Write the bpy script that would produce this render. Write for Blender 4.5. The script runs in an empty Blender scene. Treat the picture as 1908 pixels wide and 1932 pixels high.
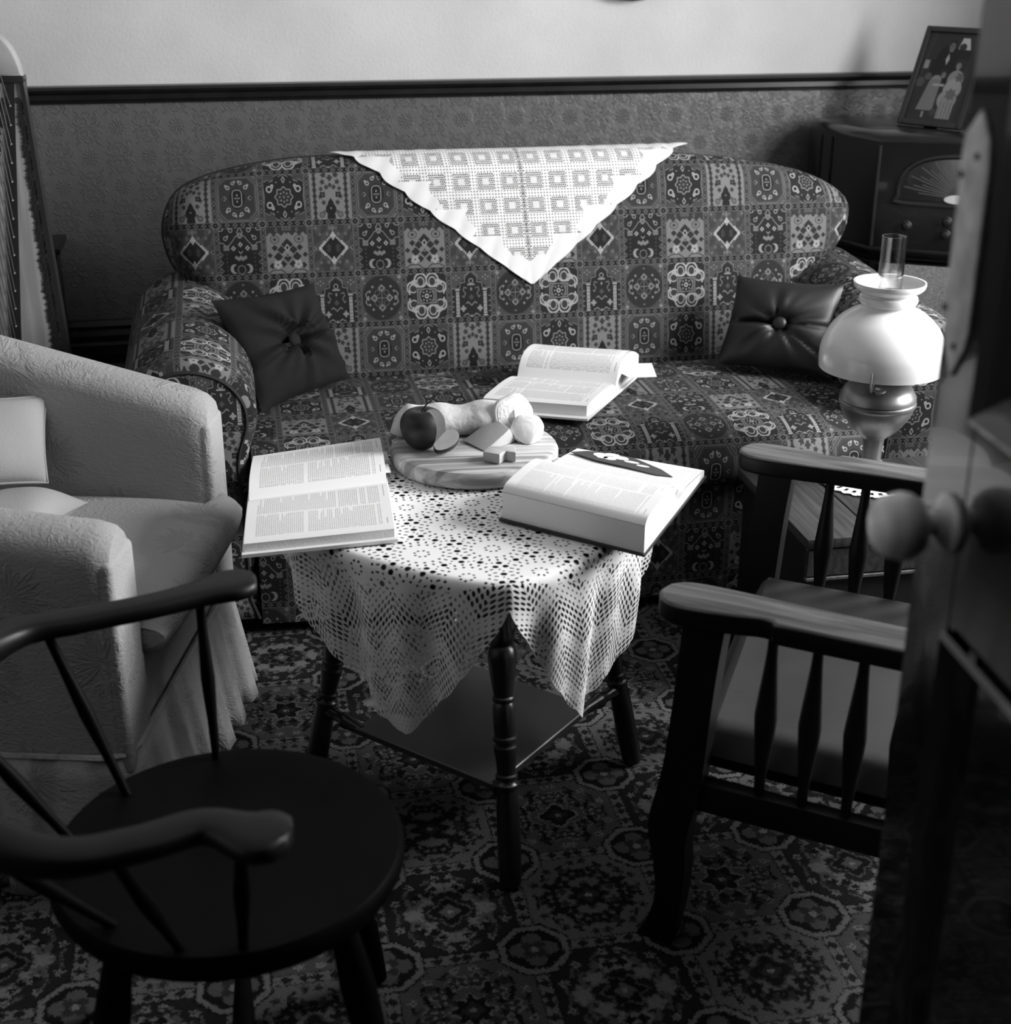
import bpy, bmesh, math, random
import numpy as np
from mathutils import Vector, Matrix
R = math.radians
PI = math.pi
rnd = random.Random(7)
SC = bpy.context.scene
COL = SC.collection

# ------------------------------------------------------------------ camera
H = 1.5
cam_data = bpy.data.cameras.new('camera')
cam = bpy.data.objects.new('camera', cam_data)
COL.objects.link(cam)
SC.camera = cam
cam_data.sensor_fit = 'HORIZONTAL'
cam_data.sensor_width = 36.0
cam_data.lens = 2675.0 / 1908.0 * 36.0
cam_data.clip_start = 0.02
_p, _r, _y = R(22.42), R(0.1), R(10.82)
_fw = Vector((math.sin(_y) * math.cos(_p), math.cos(_y) * math.cos(_p), -math.sin(_p)))
_rt = Vector((math.cos(_y), -math.sin(_y), 0))
_up = _rt.cross(_fw)
_r2 = _rt * math.cos(_r) + _up * math.sin(_r)
_u2 = -_rt * math.sin(_r) + _up * math.cos(_r)
_m = Matrix((_r2, _u2, -_fw)).transposed().to_4x4()
_m.translation = Vector((0, 0, H))
cam.matrix_world = _m
cam_data.dof.use_dof = True
cam_data.dof.focus_distance = 2.8
cam_data.dof.aperture_fstop = 4.6

# ------------------------------------------------------------------ world, light, exposure
vs = SC.view_settings
vs.view_transform = 'Standard'
vs.look = 'None'
vs.gamma = 1.0
vs.use_curve_mapping = False
vs.exposure = 0.0
world = bpy.data.worlds.new('sky')
SC.world = world
world.use_nodes = True
world.node_tree.nodes['Background'].inputs[0].default_value = (0.8, 0.8, 0.8, 1)
world.node_tree.nodes['Background'].inputs[1].default_value = 0.3
SC.cycles.max_bounces = 6
SC.cycles.diffuse_bounces = 3
SC.cycles.glossy_bounces = 3
SC.cycles.transmission_bounces = 6
SC.cycles.transparent_max_bounces = 10
SC.cycles.use_denoising = True
SC.cycles.sample_clamp_indirect = 4.0
SC.cycles.caustics_reflective = False
SC.cycles.caustics_refractive = False

WX, WY = 2.62, 4.28          # right wall x, back wall y


def area(name, loc, target, sx, sy, power):
    l = bpy.data.lights.new(name, 'AREA')
    l.shape = 'RECTANGLE'
    l.size, l.size_y, l.energy = sx, sy, power
    o = bpy.data.objects.new(name, l)
    COL.objects.link(o)
    o.location = loc
    o.rotation_euler = (Vector(target) - Vector(loc)).to_track_quat('-Z', 'Y').to_euler()
    return o


WIN = (1.70, 2.70, 0.92, 2.30)   # window y0,y1,z0,z1
area('daylight_at_window', (WX + 0.14, (WIN[0] + WIN[1]) / 2, (WIN[2] + WIN[3]) / 2),
     (0.0, (WIN[0] + WIN[1]) / 2, (WIN[2] + WIN[3]) / 2 - 0.30), 0.96, 1.36, 190)

# ------------------------------------------------------------------ materials
MATS = {}


def nodes_of(name):
    m = bpy.data.materials.new(name)
    m.use_nodes = True
    nt = m.node_tree
    return m, nt, nt.nodes, nt.links, nt.nodes['Principled BSDF']


def mat(name, v, rough=0.6, spec=0.5, metal=0.0, noise=0.0, nscale=8.0, bump=0.0, bscale=60.0, coat=0.0):
    """plain grey procedural material: value v, mottled by noise, optional bump"""
    if name in MATS:
        return MATS[name]
    m, nt, N, L, b = nodes_of(name)
    b.inputs['Base Color'].default_value = (v, v, v, 1)
    b.inputs['Roughness'].default_value = rough
    b.inputs['Specular IOR Level'].default_value = spec
    b.inputs['Metallic'].default_value = metal
    b.inputs['Coat Weight'].default_value = coat
    tc = N.new('ShaderNodeTexCoord')
    if noise > 0:
        n = N.new('ShaderNodeTexNoise')
        n.inputs['Scale'].default_value = nscale
        n.inputs['Detail'].default_value = 5
        L.new(tc.outputs['Object'], n.inputs['Vector'])
        r = N.new('ShaderNodeMapRange')
        r.inputs[1].default_value = 0.3
        r.inputs[2].default_value = 0.7
        r.inputs[3].default_value = v * (1 - noise)
        r.inputs[4].default_value = v * (1 + noise)
        L.new(n.outputs['Fac'], r.inputs[0])
        c = N.new('ShaderNodeCombineColor')
        for i in range(3):
            L.new(r.outputs[0], c.inputs[i])
        L.new(c.outputs[0], b.inputs['Base Color'])
    if bump > 0:
        n2 = N.new('ShaderNodeTexNoise')
        n2.inputs['Scale'].default_value = bscale
        n2.inputs['Detail'].default_value = 4
        L.new(tc.outputs['Object'], n2.inputs['Vector'])
        bp = N.new('ShaderNodeBump')
        bp.inputs['Strength'].default_value = bump
        bp.inputs['Distance'].default_value = 0.004
        L.new(n2.outputs['Fac'], bp.inputs['Height'])
        L.new(bp.outputs[0], b.inputs['Normal'])
    MATS[name] = m
    return m


def wood(name, lo, hi, rough=0.35, axis=(0, 0, 0), scale=(3, 60, 60), spec=0.5, coat=0.0, bump=0.0):
    """streaky wood grain running along local x after rotation"""
    if name in MATS:
        return MATS[name]
    m, nt, N, L, b = nodes_of(name)
    tc = N.new('ShaderNodeTexCoord')
    mp = N.new('ShaderNodeMapping')
    mp.inputs['Rotation'].default_value = axis
    mp2 = N.new('ShaderNodeMapping')
    mp2.inputs['Scale'].default_value = scale
    n = N.new('ShaderNodeTexNoise')
    n.inputs['Scale'].default_value = 1.0
    n.inputs['Detail'].default_value = 4
    n.inputs['Distortion'].default_value = 0.6
    L.new(tc.outputs['Object'], mp.inputs[0])
    L.new(mp.outputs[0], mp2.inputs[0])
    L.new(mp2.outputs[0], n.inputs['Vector'])
    cr = N.new('ShaderNodeValToRGB')
    e = cr.color_ramp.elements
    e[0].position = 0.38
    e[0].color = (lo, lo, lo, 1)
    e[1].position = 0.62
    e[1].color = (hi, hi, hi, 1)
    L.new(n.outputs['Fac'], cr.inputs[0])
    L.new(cr.outputs[0], b.inputs['Base Color'])
    b.inputs['Roughness'].default_value = rough
    b.inputs['Specular IOR Level'].default_value = spec
    b.inputs['Coat Weight'].default_value = coat
    if bump > 0:
        bp = N.new('ShaderNodeBump')
        bp.inputs['Strength'].default_value = bump
        bp.inputs['Distance'].default_value = 0.002
        L.new(n.outputs['Fac'], bp.inputs['Height'])
        L.new(bp.outputs[0], b.inputs['Normal'])
    MATS[name] = m
    return m


def img_new(name, a, al=None):
    """numpy array (row 0 = top) computed by this script -> texture in memory"""
    h, w = a.shape
    im = bpy.data.images.new(name, w, h, alpha=True, float_buffer=False)
    im.colorspace_settings.name = 'Non-Color'
    buf = np.ones((h, w, 4), np.float32)
    buf[..., :3] = np.clip(a, 0, 1)[::-1, :, None]
    if al is not None:
        buf[..., 3] = np.clip(al, 0, 1)[::-1]
    im.pixels.foreach_set(buf.ravel())
    im.pack()
    return im


def mat_img(name, a, rough=0.8, bump=0.0, bdist=0.002, weave=0.0, wscale=900.0, al=None, spec=0.3, gain=None, sheen=0.0,
            trans=0.0):
    m, nt, N, L, b = nodes_of(name)
    t = N.new('ShaderNodeTexImage')
    t.image = img_new(name, a)
    t.interpolation = 'Linear'
    uv = N.new('ShaderNodeUVMap')
    L.new(uv.outputs[0], t.inputs[0])
    L.new(t.outputs[0], b.inputs['Base Color'])
    b.inputs['Roughness'].default_value = rough
    b.inputs['Specular IOR Level'].default_value = spec
    if sheen:
        b.inputs['Sheen Weight'].default_value = sheen
    if bump > 0 or weave > 0:
        tc = N.new('ShaderNodeTexCoord')
        n = N.new('ShaderNodeTexNoise')
        n.inputs['Scale'].default_value = wscale
        n.inputs['Detail'].default_value = 2
        L.new(tc.outputs['Object'], n.inputs['Vector'])
        mx = N.new('ShaderNodeMath')
        mx.operation = 'MULTIPLY_ADD'
        mx.inputs[1].default_value = weave
        L.new(n.outputs['Fac'], mx.inputs[0])
        L.new(t.outputs[0], mx.inputs[2])
        bp = N.new('ShaderNodeBump')
        bp.inputs['Strength'].default_value = max(bump, 0.3)
        bp.inputs['Distance'].default_value = bdist
        L.new(mx.outputs[0], bp.inputs['Height'])
        L.new(bp.outputs[0], b.inputs['Normal'])
    if al is not None:
        ta = N.new('ShaderNodeTexImage')
        ta.image = img_new(name + '_holes', al)
        ta.extension = 'CLIP' if False else 'EXTEND'
        L.new(uv.outputs[0], ta.inputs[0])
        L.new(ta.outputs[0], b.inputs['Alpha'])
    MATS[name] = m
    return m


# ------------------------------------------------------------------ mesh helpers
LOC = {}


def wl(o):
    return LOC.get(o.name, Vector((0, 0, 0))) if o else Vector((0, 0, 0))


def thing(name, label, cat, loc, group=None, kind=None):
    o = bpy.data.objects.new(name, None)
    COL.objects.link(o)
    o.empty_display_size = 0.05
    o.location = loc
    LOC[o.name] = Vector(loc)
    if label:
        o['label'] = label
    if cat:
        o['category'] = cat
    if group:
        o['group'] = group
    if kind:
        o['kind'] = kind
    return o


def mesh(name, data, m, parent=None, label=None, cat=None, group=None, kind=None, smooth=40, loc=None):
    """data = (verts, faces[, uvs per vertex]) in WORLD coordinates"""
    verts, faces = data[0], data[1]
    if parent is not None:
        base = wl(parent)
    else:
        base = Vector(loc) if loc is not None else Vector((
            (min(v[0] for v in verts) + max(v[0] for v in verts)) / 2,
            (min(v[1] for v in verts) + max(v[1] for v in verts)) / 2, min(v[2] for v in verts)))
    me = bpy.data.meshes.new(name)
    me.from_pydata([(v[0] - base.x, v[1] - base.y, v[2] - base.z) for v in verts], [], faces)
    if len(data) > 2 and data[2] is not None:
        uvl = me.uv_layers.new(name='UVMap')
        li = np.zeros(len(me.loops), np.int32)
        me.loops.foreach_get('vertex_index', li)
        uvl.data.foreach_set('uv', np.array(data[2], np.float32)[li].ravel())
    me.materials.append(m)
    me.validate()
    if smooth:
        me.shade_smooth()
        me.set_sharp_from_angle(angle=R(smooth))
    o = bpy.data.objects.new(name, me)
    COL.objects.link(o)
    if parent is not None:
        o.parent = parent
        LOC[o.name] = base
    else:
        o.location = base
        LOC[o.name] = base
    for k, v in (('label', label), ('category', cat), ('group', group), ('kind', kind)):
        if v:
            o[k] = v
    return o


def join(*ds):
    V, F, U = [], [], []
    hasuv = all(len(d) > 2 and d[2] is not None for d in ds)
    for d in ds:
        o = len(V)
        V += list(d[0])
        F += [tuple(i + o for i in f) for f in d[1]]
        if hasuv:
            U += list(d[2])
    return (V, F, U if hasuv else None)


def xf(d, M):
    return ([tuple(M @ Vector(v)) for v in d[0]],) + tuple(d[1:])


def box(x0, x1, y0, y1, z0, z1, bev=0.0, seg=2):
    bm = bmesh.new()
    bmesh.ops.create_cube(bm, size=1)
    for v in bm.verts:
        v.co = Vector(((x0 + x1) / 2 + v.co.x * (x1 - x0), (y0 + y1) / 2 + v.co.y * (y1 - y0),
                       (z0 + z1) / 2 + v.co.z * (z1 - z0)))
    if bev > 0:
        bmesh.ops.bevel(bm, geom=bm.edges[:], offset=bev, segments=seg, affect='EDGES', profile=0.5)
    return from_bm(bm)


def from_bm(bm):
    bm.verts.index_update()
    V = [tuple(v.co) for v in bm.verts]
    F = [tuple(v.index for v in f.verts) for f in bm.faces]
    bm.free()
    return (V, F, None)


def prism(poly, z0, z1, bev=0.0, seg=2):
    """poly: list of (x,y); extruded z0..z1, edges of caps bevelled"""
    bm = bmesh.new()
    lo = [bm.verts.new((x, y, z0)) for x, y in poly]
    hi = [bm.verts.new((x, y, z1)) for x, y in poly]
    n = len(poly)
    bm.faces.new(lo[::-1])
    bm.faces.new(hi)
    for i in range(n):
        bm.faces.new((lo[i], lo[(i + 1) % n], hi[(i + 1) % n], hi[i]))
    bmesh.ops.recalc_face_normals(bm, faces=bm.faces[:])
    if bev > 0:
        es = [e for e in bm.edges if abs(e.verts[0].co.z - e.verts[1].co.z) < 1e-6]
        bmesh.ops.bevel(bm, geom=es, offset=bev, segments=seg, affect='EDGES', profile=0.5)
    return from_bm(bm)


def lathe(prof, c, n=40, cap=True):
    """prof: list of (r,z) from bottom to top, around vertical axis through c=(x,y)"""
    V, F = [], []
    for r, z in prof:
        for k in range(n):
            a = 2 * PI * k / n
            V.append((c[0] + r * math.cos(a), c[1] + r * math.sin(a), z))
    m = len(prof)
    for i in range(m - 1):
        for k in range(n):
            k2 = (k + 1) % n
            F.append((i * n + k, i * n + k2, (i + 1) * n + k2, (i + 1) * n + k))
    if cap:
        if prof[0][0] > 1e-4:
            F.append(tuple(range(n))[::-1])
        if prof[-1][0] > 1e-4:
            F.append(tuple((m - 1) * n + k for k in range(n)))
    return (V, F, None)


def tube(path, rad, n=10, cap=True, flat=1.0, updir=None):
    """sweep circle (flat: ratio of second axis) along path"""
    P = [Vector(p) for p in path]
    if not hasattr(rad, '__len__'):
        rad = [rad] * len(P)
    V, F = [], []
    t0 = (P[1] - P[0]).normalized()
    ref = Vector(updir) if updir is not None else (Vector((0, 0, 1)) if abs(t0.z) < 0.9 else Vector((1, 0, 0)))
    for i, p in enumerate(P):
        if i == 0:
            t = P[1] - P[0]
        elif i == len(P) - 1:
            t = P[-1] - P[-2]
        else:
            t = (P[i + 1] - P[i]).normalized() + (P[i] - P[i - 1]).normalized()
        t.normalize()
        a = t.cross(ref).normalized()
        b = a.cross(t).normalized()
        if updir is None:
            ref = b
        for k in range(n):
            q = 2 * PI * k / n
            V.append(tuple(p + a * math.cos(q) * rad[i] + b * math.sin(q) * rad[i] * flat))
    for i in range(len(P) - 1):
        for k in range(n):
            k2 = (k + 1) % n
            F.append((i * n + k, i * n + k2, (i + 1) * n + k2, (i + 1) * n + k))
    if cap:
        F.append(tuple(range(n))[::-1])
        F.append(tuple((len(P) - 1) * n + k for k in range(n)))
    return (V, F, None)


def grid(fn, nu, nv, uvfn=None, closed_u=False):
    V, F, U = [], [], []
    for j in range(nv + 1):
        for i in range(nu + (0 if closed_u else 1)):
            u, v = i / nu, j / nv
            V.append(tuple(fn(u, v)))
            U.append(uvfn(u, v) if uvfn else (u, v))
    w = nu if closed_u else nu + 1
    for j in range(nv):
        for i in range(nu):
            i2 = (i + 1) % w if closed_u else i + 1
            F.append((j * w + i, j * w + i2, (j + 1) * w + i2, (j + 1) * w + i))
    return (V, F, U)


def spline(pts, n=8, closed=False):
    """Catmull-Rom through points (any dimension)"""
    P = [np.array(p, float) for p in pts]
    out = []
    m = len(P)
    rng = range(m) if closed else range(m - 1)
    for i in rng:
        p1, p2 = P[i], P[(i + 1) % m]
        p0 = P[(i - 1) % m] if (closed or i > 0) else 2 * p1 - p2
        p3 = P[(i + 2) % m] if (closed or i < m - 2) else 2 * p2 - p1
        for k in range(n):
            t = k / n
            out.append(tuple(0.5 * ((2 * p1) + (-p0 + p2) * t + (2 * p0 - 5 * p1 + 4 * p2 - p3) * t * t
                                    + (-p0 + 3 * p1 - 3 * p2 + p3) * t ** 3)))
    if not closed:
        out.append(tuple(P[-1]))
    return out


def bil(c00, c10, c11, c01, u, v):
    a = Vector(c00).lerp(Vector(c10), u)
    b = Vector(c01).lerp(Vector(c11), u)
    return a.lerp(b, v)

# ------------------------------------------------------------------ pattern drawing (computed, not loaded)
class Cell:
    """little raster in cell coordinates -0.5..0.5, y up"""

    def __init__(s, n, m=None, bg=0.02, jit=0.0, seed=0):
        m = m or n
        y, x = np.mgrid[0:m, 0:n]
        s.n = n
        s.x = (x + 0.5) / n - 0.5
        s.y = 0.5 - (y + 0.5) / m
        s.a = np.full((m, n), bg, float)
        if jit:
            g = np.random.RandomState(seed)
            q = 3
            for k, arr in enumerate((s.x, s.y)):
                z = g.uniform(-jit, jit, ((m + q - 1) // q, (n + q - 1) // q))
                arr += np.kron(z, np.ones((q, q)))[:m, :n]
        s.X, s.Y = s.x, s.y

    def fill(s, d, v, soft=1.0):
        k = np.clip(0.5 - d * s.n / soft, 0, 1)
        s.a = s.a * (1 - k) + v * k
        return s

    def line(s, d, w, v):
        return s.fill(np.abs(d) - w / 2, v)

    def circ(s, cx, cy, r, sx=1.0):
        return np.hypot((s.X - cx) / sx, s.Y - cy) - r

    def box(s, cx, cy, hx, hy, rot=0):
        c, q = math.cos(rot), math.sin(rot)
        u = (s.X - cx) * c + (s.Y - cy) * q
        v = -(s.X - cx) * q + (s.Y - cy) * c
        return np.maximum(np.abs(u) - hx, np.abs(v) - hy)

    def dia(s, cx, cy, hx, hy):
        return (np.abs(s.X - cx) / hx + np.abs(s.Y - cy) / hy - 1) * min(hx, hy) * 0.7

    def seg(s, x0, y0, x1, y1):
        dx, dy = x1 - x0, y1 - y0
        t = np.clip(((s.X - x0) * dx + (s.Y - y0) * dy) / (dx * dx + dy * dy), 0, 1)
        return np.hypot(s.X - x0 - t * dx, s.Y - y0 - t * dy)

    def path(s, pts, w, v):
        for (a, b), (c, d) in zip(pts, pts[1:]):
            s.fill(s.seg(a, b, c, d) - w / 2, v)

    def star(s, cx, cy, r, k, amp, ph=0):
        a = np.arctan2(s.Y - cy, s.X - cx)
        return np.hypot(s.X - cx, s.Y - cy) - r - amp * np.abs(((a * k / (2 * PI) + ph) % 1) - 0.5) * 2

    def paisley(s, cx, cy, r, sgn, w, v, inner=None):
        d1 = s.circ(cx, cy, r)
        d2 = s.seg(cx + sgn * r * 0.8, cy + r * 0.2, cx + sgn * r * 1.3, cy + r * 1.25) - r * 0.35
        d = np.minimum(d1, d2)
        if inner is not None:
            s.fill(d, inner)
        s.line(d, w, v)

    def mx(s, on=True):
        s.X = np.abs(s.x) if on else s.x

    def my(s, on=True):
        s.Y = np.abs(s.y) if on else s.y


def sofa_pattern():
    n, m = 200, 220
    hi, md, lo, bk = 0.30, 0.085, 0.026, 0.007
    C = {}
    # cartouche with ring of teardrops
    c = Cell(n, m, 0.045)
    c.mx(); c.my()
    c.line(np.maximum(np.maximum(c.X - 0.40, c.Y - 0.42), (c.X + c.Y - 0.66)), 0.012, 0.15)
    c.line(np.maximum(np.maximum(c.X - 0.44, c.Y - 0.45), (c.X + c.Y - 0.73)), 0.01, hi * 0.6)
    c.fill(np.maximum(np.maximum(c.X - 0.36, c.Y - 0.38), (c.X + c.Y - 0.6)), lo)
    c.fill(c.circ(0, 0, 0.2, 0.8), bk)
    c.line(np.maximum(np.hypot(np.maximum(c.X - .02, 0), np.maximum(c.Y - 0.08, 0)) - 0.08, -1), 0.016, hi * 0.8)
    c.fill(c.circ(0, 0.06, 0.018), hi * .7); c.fill(c.circ(0.04, 0, 0.015), hi * .7); c.fill(c.circ(0, 0, .022), md)
    c.paisley(0.08, 0.30, 0.03, -1, 0.016, hi)
    c.paisley(0.19, 0.21, 0.034, 1, 0.018, hi)
    c.fill(c.dia(0.27, 0, 0.05, 0.05), hi * .5); c.fill(c.dia(0.28, 0, 0.03, 0.03), bk)
    c.fill(c.box(0.38, .41, .05, .01, -.7), hi * .5)
    C['cart'] = c.a
    # star with paisleys
    c = Cell(n, m, 0.012)
    c.mx(); c.my()
    zig = np.maximum(c.Y - 0.47 + 0.5 * c.X + 0.03 * np.sign(np.sin(c.X * 30)), c.X - 0.44 + 0.12 * np.abs(c.Y - .2))
    c.fill(-zig, lo * 1.6)
    c.line(zig, 0.013, hi * 0.55)
    c.fill(c.star(0, 0, 0.15, 8, 0.045), 0.02); c.line(c.star(0, 0, 0.15, 8, 0.045), 0.018, hi * .8)
    for k in range(8):
        a = k * PI / 4
        c.X, c.Y = c.x, c.y
        c.fill(c.circ(0.09 * math.cos(a), 0.09 * math.sin(a), 0.016), hi * .7)
    c.fill(c.circ(0, 0, 0.03), md)
    c.mx(); c.my()
    c.paisley(0.31, 0.15, 0.052, -1, 0.026, hi, bk)
    c.line(c.dia(0, 0.33, 0.035, 0.06), 0.014, hi * .8)
    c.fill(c.circ(0.15, 0.28, 0.014), hi * .6); c.fill(c.circ(0.24, 0.30, 0.01), hi * .6)
    C['star'] = c.a
    # prayer arch, light ground
    c = Cell(n, m, 0.11)
    c.mx(); c.my(False)
    c.fill(-(0.5 + 0.6 * np.sin(c.X * 70) * np.sin(c.Y * 60)) * .02, 0.16)
    for k in range(9):
        y = -0.44 + k * 0.11
        c.fill(c.star(0.34, y, 0.035, 6, 0.02), 0.022)
        c.fill(c.box(0.34, y, 0.018, .06), 0.018)
    for k, (x, y, r) in enumerate(((0.13, .4, .05), (0.16, .26, .04), (.08, .16, .035), (.2, .13, .03), (.15, -.13, .035), (.0, .34, .05), (0, .2, .03), (.22, -.02, .03))):
        c.fill(c.star(x, y, r * .8, 5, 0.03), 0.028)
    c.fill(c.box(0.17, 0.02, 0.055, 0.05), bk); c.fill(c.star(.17, .02, .02, 4, .02), .05)
    c.fill(c.circ(0, -0.26, 0.12, .95), bk); c.fill(c.dia(0, -0.14, .07, .1), bk); c.fill(c.box(0, -.42, .09, .06), bk)
    c.fill(c.circ(0, -.24, .018), hi * .5)
    c.paisley(.2, -.36, .05, -1, .015, .02, .1)
    c.line(c.box(0, 0, .46, .48), .014, hi * .5)
    C['pray'] = c.a
    # lozenge
    c = Cell(n, m, 0.03)
    c.X, c.Y = c.x, c.y
    g = np.sin(c.x * 19 + 2) * np.sin(c.y * 17 + 1) + 0.5 * np.sin(c.x * 31 - c.y * 23)
    c.fill(-g * 0.03, 0.05, 3)
    c.mx(); c.my()
    q = 0.035
    st = (np.floor(c.X / q) * q) * 0.85 + np.floor(c.Y / q) * q
    d = st - 0.20
    c.fill(np.where(d < 0.055, -0.02, 0.02), hi); c.fill(np.where(d < 0.005, -0.02, .02), bk)
    c.line(c.dia(0, 0.24, .05, .07), .02, hi)
    c.fill(c.dia(.1, .03, .06, .06), .03)
    for x, y in ((.12, .27), (.28, .27), (.07, .39), (.37, .39)):
        c.line(c.star(x, y, .016, 5, .012), .01, hi * .6)
    c.line(c.dia(0, .38, .025, .04), .012, hi * .6)
    c.path([(.42, .04), (.36, 0), (.42, -.04)], .012, hi * .6)
    C['loz'] = c.a
    # arch with capitals
    c = Cell(n, m, bk)
    c.mx(); c.my(False)
    c.fill(-(c.Y - 0.05 + 0.3 * c.X) * 1, 0.012)
    c.path([(0, .33), (.1, .28), (.16, .2), (.24, .12), (.3, .1), (.36, .16), (.48, .18)], .014, hi * .6)
    c.fill(c.box(.3, .07, .06, .045), hi * .55); c.line(c.box(.3, .07, .07, .015), .01, .02)
    c.line(c.dia(0, .36, .06, .1), .014, hi * .6); c.line(c.circ(0, .3, .05), .012, hi * .6)
    c.paisley(.19, .4, .035, 1, .014, hi * .8); c.paisley(.31, .25, .035, -1, .014, hi * .8)
    c.line(c.circ(.4, .43, .035, 1.4), .014, hi * .7)
    for x, y in ((0, .13), (.15, .06)):
        c.fill(c.star(x, y, .03, 4, .02), hi * .9); c.fill(c.box(x, y, .015, .015), bk)
    c.path([(0, -.04), (.04, 0)], .016, hi * .7)
    c.fill(c.box(.07, -.13, .06, .03, .5), hi * .5); c.fill(c.dia(0, -.12, .05, .05), hi * .5)
    c.line(c.star(0, -.35, .07, 8, .02), .014, hi * .55)
    c.fill(np.maximum(c.circ(.15, -.33, .09), -c.circ(.1, -.33, .075)), hi * .7)
    for k in range(6):
        c.fill(c.circ(.3, -.05 - k * .075, .014), .06)
        if k % 2 == 0:
            c.line(c.dia(.42, -.06 - k * .075, .04, .04), .012, hi * .45)
    C['arch'] = c.a
    # flowering shrub
    c = Cell(n, m, 0.12)
    c.mx(); c.my(False)
    c.fill(-(c.Y - 0.3), .02)
    g = np.sin(c.X * 95) * np.sin(c.Y * 80)
    c.fill(-g * .02 - 0.01, 0.15, 2)
    c.fill(-(c.Y - 0.3 - .03 * np.sin(c.X * 40)), .022)
    for x, y in ((0, .4), (.07, .4), (.22, .38)):
        c.line(c.circ(x, y, .03, .7), .012, hi * .5)
    c.line(c.circ(.26, .2, .07, 1.3), .014, .02); c.fill(c.circ(.26, .2, .03, 1.3), .03)
    for x, y, r in ((0, .1, .13), (.13, 0, .09), (.27, .04, .07), (.2, -.13, .1), (.38, -.1, .06), (0, -.16, .09), (.1, -.27, .08), (.34, -.3, .07)):
        c.fill(c.dia(x, y, r, r * .9), .014)
    c.line(c.dia(0, .04, .05, .06), .016, hi); c.line(c.dia(0, -.08, .08, .05), .012, hi * .6)
    c.fill(c.star(.22, -.28, .065, 5, .035, .25), hi * .9); c.fill(c.circ(.22, -.28, .02), .05)
    c.path([(.05, -.45), (.15, -.38), (.32, -.38), (.45, -.45)], .02, .02)
    C['shrub'] = c.a
    # cross
    c = Cell(n, m, 0.017)
    c.mx(); c.my()
    c.fill(-(np.hypot(c.X, c.Y) - .44), .05, 8)
    for k in (0, 1):
        x, y = ((.17, 0), (0, .19))[k]
        c.line(c.dia(x, y, .065, .06), .018, hi * .75); c.fill(c.dia(x, y, .02, .02), .1)
    c.path([(0, 0), (.12, 0)], .012, hi * .5); c.path([(0, 0), (0, .13)], .012, hi * .5)
    c.line(np.hypot((c.X - c.Y) / 1.2, (c.X + c.Y - .2)) - .07, .012, .12)
    for x, y in ((.2, .22), (.27, .13), (.3, .02)):
        c.fill(c.dia(x, y, .03, .03), hi * .6)
    c.path([(.33, 0), (.36, .08), (.31, .13)], .018, hi * .6)
    c.fill(c.star(.4, .4, .025, 4, .03), hi * .6); c.fill(c.box(.38, .3, .02, .02, .7), hi * .4)
    c.fill(c.dia(0, .36, .03, .02), hi * .4)
    C['cross'] = c.a
    # big medallion
    c = Cell(n, m, 0.01)
    c.mx(); c.my()
    d = np.minimum(np.minimum(c.circ(.13, .31, .15), c.circ(.33, .17, .12)), c.box(0, 0, .4, .12))
    c.fill(d, hi)
    c.fill(d + .035, .02)
    c.fill(c.circ(.13, .28, .085, .85), .028); c.line(c.circ(.13, .28, .09, .85), .024, hi)
    c.fill(c.circ(.3, .15, .07, 1.1), .028); c.line(c.circ(.3, .15, .075, 1.1), .022, hi)
    c.fill(c.box(.26, .3, .05, .02), hi); c.fill(c.box(.32, .26, .02, .04), hi)
    c.fill(c.box(0, 0, .22, .15), .12); c.line(c.box(0, 0, .23, .16), .016, bk); c.line(c.box(0, 0, .18, .11), .014, .02)
    c.fill(c.circ(0, 0, .13, 1.1), bk); c.line(c.circ(0, 0, .035), .025, hi); c.fill(c.circ(.09, 0, .018), hi * .8)
    c.fill(c.circ(.07, .07, .016), hi * .8); c.fill(c.circ(0, .09, .018), hi * .8); c.fill(c.box(.37, 0, .03, .035), bk)
    c.line(c.circ(.43, .43, .022), .014, hi * .5); c.line(c.circ(.34, .45, .018), .012, hi * .5)
    C['med'] = c.a
    # pillars
    c = Cell(n, m, 0.013)
    c.mx(); c.my(False)
    c.fill(-(np.minimum(c.Y - .1, c.X * .8 + c.Y - .42)), .05)
    c.path([(0, .46), (.06, .42), (.14, .36), (.14, .24), (.24, .22), (.26, .12), (.46, .12)], .012, hi * .6)
    c.fill(c.box(.31, -.17, .035, .22), hi); c.fill(c.box(.31, .09, .05, .014), hi); c.fill(c.box(.31, -.42, .045, .014), hi)
    for k in range(6):
        c.line(c.circ(.31, -.34 + k * .07, .02), .012, .04)
    c.line(c.circ(0, .26, .045), .016, hi * .7); c.fill(c.box(0, .19, .08, .015), hi * .7)
    for x, y in ((.27, .33), (.33, .37), (.39, .33), (.33, .29)):
        c.fill(c.circ(x, y, .018), hi * .5)
    c.path([(.1, .12), (.16, .14), (.18, .08), (.13, .02), (.17, -.06), (.2, -.03)], .016, hi * .5)
    c.fill(c.star(.19, -.28, .035, 4, .035), hi * .7); c.path([(0, -.22), (.08, -.15), (.12, -.18)], .018, hi * .6)
    c.path([(.05, -.42), (.1, -.38), (.18, -.42)], .018, hi * .6); c.fill(c.dia(0, -.43, .04, .03), hi * .6)
    c.fill(c.dia(0, .1, .025, .04), hi * .6); c.fill(c.dia(0, -.06, .06, .06), .05)
    for k in range(4):
        c.fill(c.box(.41, -.34 + k * .1, .022, .01), hi * .5)
    C['pil'] = c.a
    rows = [['pray', 'cart', 'star'], ['loz', 'arch', 'shrub'], ['pil', 'cross', 'med']]
    big = np.vstack([np.hstack([C[k] for k in r]) for r in rows])
    # chain borders on the cell boundaries
    hh, ww = big.shape
    yy, xx = np.mgrid[0:hh, 0:ww]
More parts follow.
